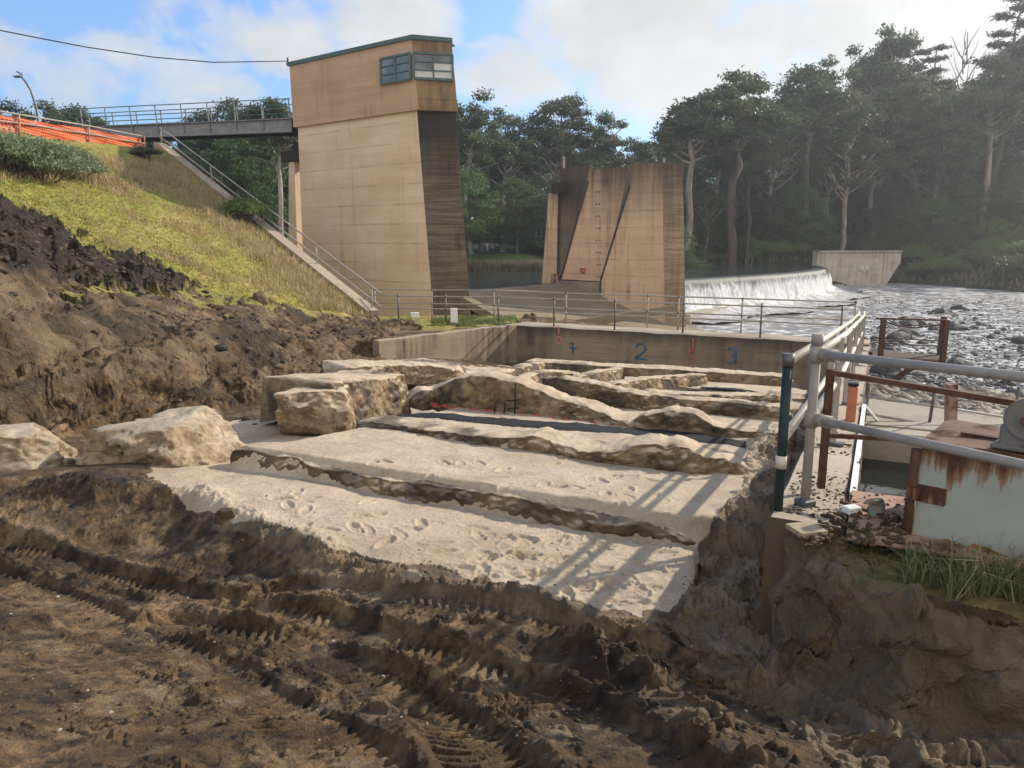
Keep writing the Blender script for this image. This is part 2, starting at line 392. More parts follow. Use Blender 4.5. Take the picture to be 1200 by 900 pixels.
leaf('reed_blade', (.11, .10, .06), (.27, .22, .15), .2, .8)
def bark(name, a, b):
    t = NT(name); c = t.ramp(t.noise(1., 5, .65, t.map(t.co(), (1.6, 1.6, .25))), [(.38, a), (.62, b)]); MAT[name] = t.fin(c, .85, t.noise(5, 5), .4, .05)
bark('bark_pale', (.16, .12, .09), (.50, .44, .36)); bark('bark_brown', (.05, .037, .028), (.14, .105, .08)); bark('bark_grey', (.22, .20, .17), (.36, .33, .29))

def water(name, col, rough, wave, foam=None, scale=2.):
    t = NT(name); p = t.co(True)
    h = t.mth('ADD', t.noise(scale, 5, .6, t.map(p, (1, 1.6, 1))), t.mth('MULTIPLY', t.noise(scale*5, 4, .6), .4))
    c = col; r = rough
    t.b.inputs['IOR'].default_value = 1.33; t.b.inputs['Specular IOR Level'].default_value = .5
    if foam:
        f = t.ramp(t.noise(foam[0], 7, .75, t.map(p, foam[3] if len(foam) > 3 else (1, 1, 1))), [(foam[1], 0.), (foam[2], 1.)])
        c = t.mix(f, col, (.70, .70, .70)); r = t.mth('ADD', t.mth('MULTIPLY', f, .6), rough)
    MAT[name] = t.fin(c, r, h, wave, .15)
water('lake', (.035, .045, .04), .08, .35)
water('river', (.20, .195, .18), .30, .5, (1.1, .47, .62), 1.2)  # foam share raised so it also carries the white sun glint
water('channel_water', (.01, .014, .014), .02, .03, None, .8)
def fall():
    t = NT('falling_water'); p = t.co(True); a = t.attr('fall')
    s = t.noise(1., 6, .7, t.map(p, (3.2, 3.2, .12)))
    f = t.ramp(t.mth('ADD', s, t.mth('MULTIPLY', a, .75)), [(.74, 0.), (.98, 1.)])
    f = t.mth('MULTIPLY', f, t.ramp(t.noise(1., 5, .65, t.map(p, (5, 5, .1))), [(.35, .45), (.6, 1.)]))
    c = t.mix(f, (.05, .055, .05), (.72, .73, .74)); MAT['falling_water'] = t.fin(c, .5, s, .6, .2)
fall()
def foam():
    t = NT('foam_water'); f = t.ramp(t.noise(.9, 7, .75), [(.36, (.16, .16, .15)), (.55, (.62, .63, .63)), (.7, (.85, .85, .86))]); f = t.mix(t.attr('calm'), f, t.ramp(t.noise(1.4, 6, .7), [(.4, (.17, .165, .155)), (.62, (.5, .5, .5))])); MAT['foam_water'] = t.fin(f, .55, t.noise(3, 6), .8, .2)
foam()
def glassm():
    t = NT('window_glass'); c = t.ramp(t.noise(.9, 3, .5), [(.4, (.07, .075, .07)), (.6, (.17, .175, .165))]); MAT['window_glass'] = t.fin(c, .06); t.b.inputs['Specular IOR Level'].default_value = .9
glassm()
simple('reflection_white', (.62, .62, .58), .35, 0, .08, 3)  # pane colour with the white reflection painted in
def hillm():
    t = NT('hillside'); g = t.attr('lawn')
    c = t.ramp(t.noise(.12, 8, .7), [(.35, (.022, .025, .013)), (.55, (.05, .052, .026)), (.72, (.10, .085, .05))])
    c = t.mix(t.ramp(t.noise(.8, 6, .7), [(.45, .7), (.6, 0.)]), c, (.03, .034, .018))
    c = t.mix(g, c, (.17, .26, .045)); MAT['hillside'] = t.fin(c, .95, t.noise(1.5, 7, .75), 1., .8)
hillm()
def rockm(name, a, b):
    t = NT(name); c = t.ramp(t.noise(2.5, 6, .65), [(.35, a), (.7, b)]); MAT[name] = t.fin(c, .7, t.noise(9, 6, .7), .6, .04)
rockm('river_rock', (.035, .032, .030), (.12, .108, .095)); rockm('rubble', (.08, .07, .055), (.28, .235, .175)); rockm('clod', (.04, .024, .012), (.15, .092, .042)); rockm('dark_clod', (.022, .016, .012), (.10, .07, .045)); rockm('pebble', (.22, .18, .13), (.42, .36, .28))
def sandstone():
    t = NT('pale_rock'); f = t.noise(1.8, 6, .65)
    c = t.ramp(f, [(.3, (.20, .13, .07)), (.5, (.37, .27, .16)), (.68, (.56, .46, .33))])
    c = t.mix(t.ramp(t.noise(5, 6, .7), [(.47, 0.), (.6, .8)]), c, (.17, .11, .055))
    c = t.mix(t.ramp(t.noise(2.3, 7, .75), [(.50, 0.), (.54, .6), (.58, 0.)]), c, (.10, .07, .04))
    nz = t.sep(t.n('ShaderNodeNewGeometry').outputs['Normal'])[2]
    c = t.mix(t.ramp(nz, [(.75, 0.), (.93, .75)]), c, t.ramp(t.noise(4, 5), [(.3, (.36, .29, .20)), (.7, (.50, .42, .31))]))
    MAT['pale_rock'] = t.fin(c, .85, t.mth('ADD', t.noise(11, 7, .7), t.mth('MULTIPLY', t.noise(60, 4), .3)), .7, .04)
sandstone()

# ------------------------------------------------------------------ the ground
def G(x, y): return -8.416-.4477*x+.1025*y                 # grass embankment plane
def onG(px, py):
    d = ray(px, py); t = -8.416/(d[2]+.4477*d[0]-.1025*d[1]); return Vector(d*t)
C0 = Vector((.40, 28.4, -3.05)); N0 = Vector((-4.2, 23.2, -3.05))         # wing wall: far corner, near end
EDGE = [(-5.6, 29.7), (-21.2, 46.2)]                                      # foot to head of the embankment's concrete edge
gb_px = [(-160, 205), (-60, 228), (0, 243), (60, 262), (110, 300), (160, 312), (235, 333), (300, 357), (380, 367), (432, 373)]
GB = [onG(*p) for p in gb_px]
ctrl = []
for p in gb_px: ctrl.append(onG(*p))
for p in [(-100, 190), (30, 235), (100, 260), (160, 285), (260, 330), (340, 350), (400, 360)]: ctrl.append(onG(*p))
for px, py, Y in [(-250, 520, 9.6), (-250, 430, 9.9), (-250, 360, 11), (-250, 300, 14), (-250, 250, 18), (-60, 500, 10.2), (-60, 425, 10.4), (-60, 350, 12),
                  (0, 495, 10.4), (0, 450, 10.6), (0, 420, 10.8), (0, 380, 11.5), (0, 345, 12.6), (0, 320, 14.2), (0, 300, 16.4), (0, 275, 19), (0, 247, 21.6), (60, 495, 11.2), (60, 440, 11.5), (60, 405, 12.1), (60, 370, 13.4), (60, 340, 15.8), (60, 305, 19.5), (50, 268, 22.3), (100, 298, 22.8),
                  (120, 490, 12.1), (120, 450, 12.3), (120, 425, 12.7), (120, 395, 13.6), (120, 372, 15.2), (130, 345, 18.6), (150, 325, 22.2), (200, 478, 12.9), (200, 445, 13.1), (200, 420, 13.6), (200, 396, 14.8), (200, 376, 17.2), (210, 350, 21.4), (220, 332, 24.2),
                  (270, 472, 14.2), (270, 440, 14.4), (270, 415, 15.1), (270, 395, 16.8), (270, 378, 20.2), (280, 362, 24), (330, 455, 16.4), (330, 430, 16.7), (330, 408, 17.8), (330, 390, 20.4), (340, 375, 24), (375, 440, 19.0), (375, 418, 19.4), (385, 398, 21.2), (390, 380, 25.5), (420, 385, 26.5), (425, 400, 24.6), (425, 428, 22.0)]:
    ctrl.append(at(px, py, Y))
for px, py in [(300, 500), (400, 500), (500, 480), (600, 490), (700, 500), (800, 510), (900, 520), (300, 545), (400, 560), (500, 580), (600, 600), (700, 620), (800, 640), (250, 560), (350, 610), (450, 640), (550, 650), (650, 680), (740, 705), (860, 580), (860, 650), (850, 700),
               (890, 640), (900, 590), (480, 450), (560, 440), (620, 430), (700, 440), (800, 440), (900, 440), (920, 480), (600, 425), (430, 450), (300, 480)]:
    ctrl.append(atF(px, py))
for px, py, z in [(0, 562, -2.42), (-200, 570, -2.42), (80, 566, -2.42), (150, 566, -2.43), (250, 576, -2.45), (300, 605, -2.46), (350, 630, -2.46), (380, 645, -2.50), (-200, 640, -2.75), (0, 632, -2.78), (120, 638, -2.78), (200, 648, -2.78), (280, 668, -2.74), (330, 675, -2.68), (400, 668, -2.56),
                  (450, 672, -2.48), (530, 690, -2.45), (620, 712, -2.42), (700, 733, -2.40), (760, 748, -2.36), (-200, 720, -2.45), (0, 720, -2.48), (150, 720, -2.55), (300, 730, -2.52), (450, 750, -2.42), (600, 770, -2.34), (750, 790, -2.24), (820, 810, -2.18), (860, 740, -2.46), (900, 775, -2.44), (950, 800, -2.40),
                  (-200, 800, -2.12), (0, 800, -2.15), (150, 810, -2.18), (300, 810, -2.2), (450, 820, -2.2), (600, 840, -2.12), (750, 850, -2.02), (900, 845, -2.08), (1000, 845, -2.2), (1100, 865, -2.12), (1200, 885, -2.0), (1400, 900, -1.95),
                  (-200, 900, -1.78), (0, 900, -1.80), (200, 900, -1.82), (400, 900, -1.84), (600, 900, -1.82), (800, 900, -1.76), (950, 900, -1.8), (1100, 900, -1.9), (600, 1200, -1.65), (0, 1200, -1.62), (1200, 1200, -1.68), (895, 745, -2.45), (950, 775, -2.45), (1040, 800, -2.35), (1100, 815, -2.3), (1200, 830, -2.2), (1400, 850, -2.1)]:
    ctrl.append(atz(px, py, z))
FIT = rbf_fit([tuple(p) for p in ctrl])
# ledge between the first two sand strips
R1_px = [(262, 546), (330, 557), (400, 570), (450, 579), (545, 594), (620, 607), (700, 621), (780, 636), (828, 641)]
R1W = [atF(*p) for p in R1_px]; R1L = [(p.x, p.y) for p in R1W]
R1X = [(R1L[0][0]-3, R1L[0][1]+2.)]+R1L+[(R1L[-1][0]+1.6, R1L[-1][1]-.8)]
BE = [atz(907, 620, -1.7), atz(962, 632, -1.7), atz(985, 668, -1.71), atz(1030, 694, -1.73), atz(1085, 712, -1.75), atz(1200, 735, -1.76)]
BEL = [(p.x, p.y) for p in BE]; BEL = [BEL[0]]+BEL[1:]+[(BEL[-1][0]+2, BEL[-1][1]-.7), (BEL[-1][0]+9, BEL[-1][1]-2)]
def rubble_z(u): return np.interp(u, [6.5, 7.2, 12, 17.4, 20.5, 23], [-1.75, -2.5, -2.52, -3.0, -5.4, -6.4])
def Hbase(x, y):
    x = np.asarray(x, float); y = np.asarray(y, float); u, v = uv(x, y)
    h = rbf_eval(FIT, x, y)
    d, s, _ = seg_dist(x, y, R1X)
    k = sstep(-.12, .12, d*s)*sstep(-6.9, -6.4, v)*(1-sstep(23, 24, u))
    h = h+.26*k*sstep(5, 6.0, u)
    # right hand bank
    d, s, _ = seg_dist(x, y, BEL); sd = d*s
    wob = .10*n2(x*3.1, y*3.1, 5)+.05*n2(x*8, y*8, 6)
    kb = sstep(-.42, .03, sd+wob)*sstep(-.40, -.34, v)
    top = -1.71+.02*n2(x*4, y*4, 3)-.05*np.clip(v-1.6, 0, 2)
    hb = h+(top-h)*kb
    h = np.where(v > -.42, hb, h)
    # beyond the steel floor: channel, slab, rubble, river bed
    rz = rubble_z(u)+.12*n2(x*1.1, y*1.1, 9)*sstep(12, 13, u)
    ch = (v > .0) & (v < 1.9)
    far = np.where(ch & (u < 10.3), -3.6, rz)
    lim = np.where(v < 1.9, 5.42, 7.0)
    h = np.where((v > -.3) & (u > lim), far, h)
    # grass embankment and the flat behind the wing wall
    d, s, _ = seg_dist(x, y, [(p.x, p.y) for p in GB]); gk = sstep(0., 1.2, d*s)*(x < 0)
    h = np.where((v > -.5) & (v < -.03) & (u > 4.6) & (u < 27), np.minimum(h, Wz(u)-.07), h)
    g = np.maximum(G(x, y), -3.12)
    gcrest = 4.4+.0625*(y-32); g = np.minimum(g, gcrest+.1)
    h = np.where((x < 0) & (y > 10), h+(g-h)*gk, h)
    dw, sw, _ = seg_dist(x, y, [(N0.x-.35, N0.y-.4), (C0.x-.2, C0.y)])
    kw = sstep(.1, .3, dw*sw)*sstep(23.0, 23.8, y+.25*x+1.2)*(x < 2)*(y > 22)*(x > -9)
    h = h+(np.maximum(G(x, y), -3.12)-h)*kw
    de, se, _ = seg_dist(x, y, EDGE)
    h = np.where((se < 0) & (y > 29) & (x < 3), -3.12-sstep(.3, 1.2, de*(y > 32))*1.2, h)
    h = np.where((u > 26.2) & (v > -12.4), -6.4, h)
    h = np.where((u > 26.0) & (v > -12.4) & (u <= 26.2), -6.4, h)
    return h
def onH(px, py):
    d = ray(px, py); t = 6/d[1] if py < 520 else 4/d[1]; ts = np.linspace(1.2/d[1], 40/d[1], 1500)
    hz = Hbase(d[0]*ts, d[1]*ts); zz = d[2]*ts; i = np.argmax(zz < hz)
    return Vector(d*ts[i])
def W2(pts): return [(p.x, p.y) for p in (onH(*q) for q in pts)]

az = np.concatenate([np.linspace(R(-66), R(-41), 60, endpoint=False), np.linspace(R(-41), R(39), 1040, endpoint=False), np.linspace(R(39), R(62), 60)]); NA, NR_ = len(az), 1540
rr = np.exp(np.linspace(math.log(1.0), math.log(52), NR_))
A2, R2 = np.meshgrid(az, rr); X = (R2*np.sin(A2)).ravel(); Y = (R2*np.cos(A2)).ravel()
Z = Hbase(X, Y); U_, V_ = uv(X, Y)
PX, PY = proj(X, Y, Z)
wx, wy = PX+14*fbm(X, Y, 1.2, 4, 11)+4*fbm(X, Y, .2, 3, 12), PY+7*fbm(X, Y, .9, 4, 21)+2.5*fbm(X, Y, .15, 3, 22)
sand_poly = [(170, 552), (235, 528), (272, 515), (268, 498), (330, 492), (420, 470), (500, 440), (598, 424), (940, 424), (935, 480), (915, 505), (900, 530), (872, 572), (830, 620), (812, 650), (806, 690), (770, 722), (700, 716), (600, 690), (520, 668), (440, 664), (370, 645), (300, 618), (235, 600)]
near = R2.ravel() < 26
sand = (poly_in(wx, wy, sand_poly) & near & (V_ < -.42)).astype(float)
soft = (poly_in(PX+30*fbm(X, Y, .8, 4, 31), PY+14*fbm(X, Y, .6, 4, 33), [(190, 560), (300, 500), (900, 500), (850, 720), (700, 735), (560, 700), (430, 690), (300, 640)]) & near & (V_ < -.6)).astype(float)
sand = np.maximum(sand, .18*soft)
dg, sg, _ = seg_dist(X, Y, [(p.x, p.y) for p in GB])
grass = sstep(-.25, .25, dg*sg+.5*fbm(X, Y, .8, 4, 41))*(X < 0)*(Y > 15)
flat = poly_in(PX, PY+3*fbm(X, Y, .5, 3, 43), [(430, 360), (640, 360), (600, 384), (560, 384), (500, 388), (480, 378)]).astype(float)*(Y > 22)
grass = np.maximum(grass, flat*(Z > -3.3))
heap_poly = [(-300, 200), (0, 246), (60, 262), (110, 297), (170, 306), (235, 333), (200, 342), (140, 338), (70, 326), (0, 322), (-300, 330)]
heap = poly_in(PX+8*fbm(X, Y, .5, 3, 51), PY+6*fbm(X, Y, .4, 3, 52), heap_poly).astype(float)*(Y > 14)
ge = poly_in(wx, wy, [(70, 332), (140, 340), (235, 335), (330, 360), (280, 372), (160, 352), (80, 348)]).astype(float)*(fbm(X, Y, .5, 3, 53) > .0)
mossp = poly_in(PX+8*fbm(X, Y, .2, 3, 61), PY+6*fbm(X, Y, .15, 3, 62), [(985, 640), (1010, 628), (1060, 655), (1200, 690), (1300, 720), (1300, 760), (1150, 722), (1060, 706), (1000, 670)]).astype(float)*(Z > -1.9)*(V_ > -.3)
grass = np.clip(np.maximum(np.maximum(grass, ge*.75), mossp*.38*(1+.8*fbm(X, Y, .1, 3, 182))), 0, 1); grass *= (1-heap)
DR = poly_in(wx, wy, [(880, 560), (935, 560), (905, 620), (990, 640), (1090, 720), (1300, 745), (1300, 900), (960, 900), (860, 790), (780, 735), (830, 640)]).astype(float)*(Y < 9)
black = poly_in(wx, wy, [(900, 640), (1080, 715), (1200, 740), (1200, 840), (1060, 810), (960, 760), (890, 740)]).astype(float)
dark = np.clip(heap+.06*DR*sstep(-.5, .6, fbm(X, Y, .5, 4, 63))+.25*black*sstep(-.3, .6, fbm(X, Y, .3, 4, 183)), 0, 1)
dark = np.maximum(dark, sstep(.25, .7, fbm(X, Y, .35, 4, 65))*.7*(PY > 545)*(sand < .2)*(1-.6*DR))
pitm = poly_in(PX, PY, [(262, 600), (262, 520), (330, 488), (395, 452), (430, 425), (600, 420), (960, 420), (960, 700)])
bank = (~pitm & (PY < np.interp(PX, [-300, 0, 150, 230, 320, 410, 440, 470], [512, 500, 502, 486, 474, 450, 436, 380])+8*fbm(X, Y, .8, 3, 64)) & (Y > 9.2) & (Z > -4.3) & (X < 1) & (grass < .5)).astype(float)
dark = np.maximum(dark, bank*np.clip(sstep(.25, .9, .6*fbm(X, Y, .9, 4, 66)+.9*n2(Z*4.2+.3*n2(X, Y, 4), X*.12, 3))*.75+.5*sstep(.55, .1, PY/800-.0)*0, 0, 1))
layer = np.clip(bank*sstep(-.2, .5, n2(Z*3.2+.3*n2(X*.5, Y*.5, 2), X*.15, 67)+.4*fbm(X, Y, 1., 3, 68))+.95*DR, 0, 1)

sand = np.maximum(sand, np.maximum(.42*poly_in(wx, wy, [(880, 500), (935, 500), (908, 640), (895, 745), (980, 800), (860, 770), (790, 725), (812, 650), (870, 570)])*(V_ < -.42)*(.7+.5*fbm(X, Y, .3, 3, 184)), .16*DR))
grass = grass*1.
# shape of the surface
mud = 1-np.clip((sand-.45)*2.2, 0, 1); fg = sstep(9.5, 7.5, R2.ravel()) if False else (1-sstep(8, 10, R2.ravel()))
mudk = mud*(1-grass)
rough = .5+.5*sstep(-.5, .6, fbm(X, Y, .9, 3, 71))
d_ = fbm(X, Y, .55, 3, 72)*.035*mudk*fg
wX, wY = X+.03*fbm(X, Y, .09, 3, 75), Y+.03*fbm(X, Y, .09, 3, 76)
clodm = sstep(-.05, .6, fbm(X, Y, .45, 3, 77))
cl1 = clods(wX, wY, .13, 700, .45); cl2 = clods(wX+.3, wY, .055, 710, .7); cl3 = clods(wX, wY+.7, .026, 720, .8)
lumpy = cl1*.045*clodm+cl2*.028*(.15+.85*clodm)+cl3*.010*(.4+.6*clodm)
mk = mudk*fg; d_ += lumpy*mk
d_ += fbm(X, Y, .05, 4, 74, .6)*.004*mk
def track(pts, half, depth, lug, berm, s0, per=.075, slant=.5):
    """groove pressed by a wheel: sunk bed with slanting lug prints and soil squeezed up along both sides"""
    global d_
    m = fg > 0; depth *= 1.25; berm *= 1.25
    d, s, al = seg_dist(X[m], Y[m], W2(pts)); sd = d*s+.02*n2(X[m]*2.5, Y[m]*2.5, s0)
    q = np.abs(sd)/half; bed = 1-sstep(.85, 1.12, q)
    ph = (al+sd*slant*np.where(sd > 0, 1, -1)+.02*n2(X[m]*9, Y[m]*14, s0+1))/per
    w = np.abs((ph % 1)-.5)*2; lugs = sstep(.35, .62, w)
    fade = sstep(-.45, .35, n2(X[m]*2., Y[m]*2., s0+2)+.5*n2(X[m]*7, Y[m]*7, s0+6))
    bd = np.exp(-((q-1.3)/.24)**2)*(.65+cl1[m]*1.1+cl2[m]*.6)
    dd = np.zeros(X.shape); dd[m] = (-depth*bed+1.35*lug*lugs*bed*fade+.8*berm*bd*(.5+.5*fade))*mud[m]
    flat_ = np.zeros(X.shape); flat_[m] = bed
    d_ = d_*(1-.45*flat_)+dd
track([(-80, 600), (60, 655), (180, 690), (330, 716), (470, 752), (610, 800), (720, 850), (800, 910)], .19, .055, .019, .055, 101)
track([(-60, 660), (60, 700), (150, 742), (260, 790), (360, 850), (420, 915)], .20, .035, .014, .035, 111, .085)
track([(330, 690), (470, 700), (600, 722), (720, 755), (820, 790), (960, 850), (1050, 915)], .17, .04, .017, .045, 121)
track([(200, 730), (320, 745), (430, 785), (530, 850), (600, 925)], .18, .045, .018, .05, 131)
def ridge_soil(pts, half, amp, s0, lump=.7):
    global d_
    m = R2.ravel() < 12
    d, s, al = seg_dist(X[m], Y[m], W2(pts)); q = d/half
    k = np.exp(-q**2)*(.7+lump*(cl1[m]*1.1+cl2[m]*.6)+.3*n2(al*2, al*0, s0+1))
    dd = np.zeros(X.shape); dd[m] = amp*k; d_ = d_+dd
ridge_soil([(60, 566), (150, 569), (230, 579), (290, 606), (345, 634), (382, 640)], .16, .075, 141)
ridge_soil([(380, 652), (440, 668), (530, 688), (610, 702), (680, 722), (760, 742)], .11, .085, 151)
ridge_soil([(660, 760), (740, 790), (800, 830), (860, 870), (900, 905)], .16, .10, 161, 1.)
ridge_soil([(150, 860), (260, 800), (330, 760)], .12, .05, 171, 1.)
ridge_soil([(180, 700), (330, 700), (420, 690)], .10, .05, 181, 1.)
# sand: raked surface, footprints
srip = sand*(R2.ravel() < 22)
d_ += srip*(.013*fbm(X, Y, .5, 4, 81)+.004*fbm(X, Y, .07, 3, 82))
fr = np.random.default_rng(5); feet = []
for _ in range(130):
    q = (fr.uniform(330, 800), fr.uniform(560, 715))
    feet.append(q)
for _ in range(60): feet.append((fr.uniform(560, 780), fr.uniform(625, 705)))
sm = np.where(srip > .8)[0]; SX, SY = X[sm], Y[sm]; fd = np.zeros(sm.size)
for q in feet:
    p = atF(*q); a = fr.uniform(0, 6.28); dx = SX-p.x; dy = SY-p.y; near_ = (np.abs(dx) < .3) & (np.abs(dy) < .3)
    if not near_.any(): continue
    lx = (dx[near_]*math.cos(a)+dy[near_]*math.sin(a))/.13; ly = (-dx[near_]*math.sin(a)+dy[near_]*math.cos(a))/.055
    rr_ = np.sqrt(lx*lx+ly*ly); fd[near_] += -.018*fr.uniform(.4, 1.2)*(1-sstep(.75, 1.05, rr_))+.007*np.exp(-((rr_-1.2)/.2)**2)
d_[sm] += fd
# dark soil strip along the wall, heap, cut bank
strip = poly_in(PX, PY, [(880, 500), (935, 500), (908, 640), (895, 745), (800, 720), (812, 650), (870, 570)]).astype(float)*(V_ < -.42)
d_ += strip*(.06*fbm(X, Y, .35, 4, 83)+.03*billow(X, Y, .12, 3, 84))
d_ += heap*(.10*billow(X, Y, .9, 3, 85)+.05+.20*clods(X, Y, .38, 750, .8)+.16*clods(X+9, Y, .16, 760, .8)+.1*fbm(X, Y, .5, 4, 99))
Z1 = Z+d_
n_a = (1-sstep(11, 14, R2.ravel()))
drm = DR*(U_ < 6)*(Y < 6); bk = np.clip(bank+np.maximum(black, drm*.8), 0, 1)*(1-grass)

Z1 += drm*(1-black)*(.05*fbm(X, Y, .3, 4, 181)+cl1*.05+cl2*.03)
amp = np.where(Y > 9, 1.0, .38)
ckl = clods(X+.1*fbm(X, Y, .3, 3, 98), Y*.8+Z, .30, 730, .5)*.12+clods(X, Y*.8+Z+3, .13, 740, .7)*.08
gul = np.abs(n2((X+Y*.5)*1.1+.4*n2(X, Y, 88), (Y-X*.3)*.25, 89))
e = .5*fbm(X, Y+Z*.8, 2.2, 4, 91, .5)+.16*fbm3(X, Y, Z*2.4, .6, 4, 92, .55)
Z1 = Z1+bk*amp*(e*.13+.06*fbm(X, Y+Z, .22, 4, 83, .6)+.045*(1-2*np.abs(fbm3(X, Y, Z*1.5, .55, 3, 188)))+ckl*sstep(.0, .7, fbm(X, Y, 1.3, 3, 87)))
zq = Z+.25*n2(X*.35, Y*.35, 86)+.06*n2(X*1.7, Y*1.7, 85); isl = (Y > 9)
Z1 += bk*isl*.105*np.sin(2*math.pi*zq/.8)+bk*isl*.035*np.sin(2*math.pi*zq/.29+2*n2(X*.5, Y*.5, 84))
ys = bk*amp*(fbm3(X, Y, Z*3.5, .5, 4, 93, .6)*.09+.12*n2(Z*5.5, X*.2, 94))
xs = bk*amp*fbm3(X, Y, Z*3, .45, 4, 95, .6)*.07
d_g = grass*(R2.ravel() > 12)*(.05*fbm(X, Y, .9, 4, 96)+.03*billow(X, Y, .3, 3, 97)); Z1 += d_g
nb = np.clip(black+drm*.6, 0, 1)*(Z > -2.6)*(1-grass)
r1 = fbm3(X, Y, Z*1.4, .28, 4, 185, .6); r2_ = 1-2*np.abs(fbm3(X, Y, Z*1.2, .4, 3, 186)); ys = ys-nb*.10*(r1*.8+r2_*.5); xs = xs-nb*.06*(fbm3(X, Y, Z, .25, 4, 187)); Z1 = Z1+nb*.035*r1
X1, Y1 = X+xs, Y+ys
gv = np.stack([X1, Y1, Z1], 1)
Fi = (np.arange(NR_-1)[:, None]*NA+np.arange(NA-1)[None]).ravel()
FC = np.stack([Fi, Fi+1, Fi+NA+1, Fi+NA], 1)
wallhole = ((V_ > -.38) & (V_ < -.12) & (U_ > 5.2) & (U_ < 26))
catv = np.where(grass > .5, 2, np.where(sand > .6, 1, 0)); catv = np.where((R2.ravel() > 14) & (catv == 2), 2, np.where(catv == 2, 0, catv))
fc = catv[FC[:, 0]]
at_all = dict(sand=np.clip(sand, 0, 1), grass=grass, dark=dark, layer=layer)
for k, nm in ((0, 'ground'), (1, 'sand_floor'), (2, 'grass_slope')):
    f = FC[fc == k]; used = np.unique(f); re = np.full(len(gv), -1); re[used] = np.arange(len(used))
    o = npmesh(nm, gv[used], re[f], MAT['soil'], attrs={a: b[used] for a, b in at_all.items()}); tag(o, kind='structure')
def gz(x, y):                           # height of the finished ground at a place
    r = math.hypot(x, y); a = math.atan2(x, y)
    i = int(round(math.log(max(r, 1.0))/math.log(52)*(NR_-1))); j = int(np.searchsorted(az, a))
    i = min(max(i, 0), NR_-1); j = min(max(j, 0), NA-1); return float(Z1[i*NA+j])

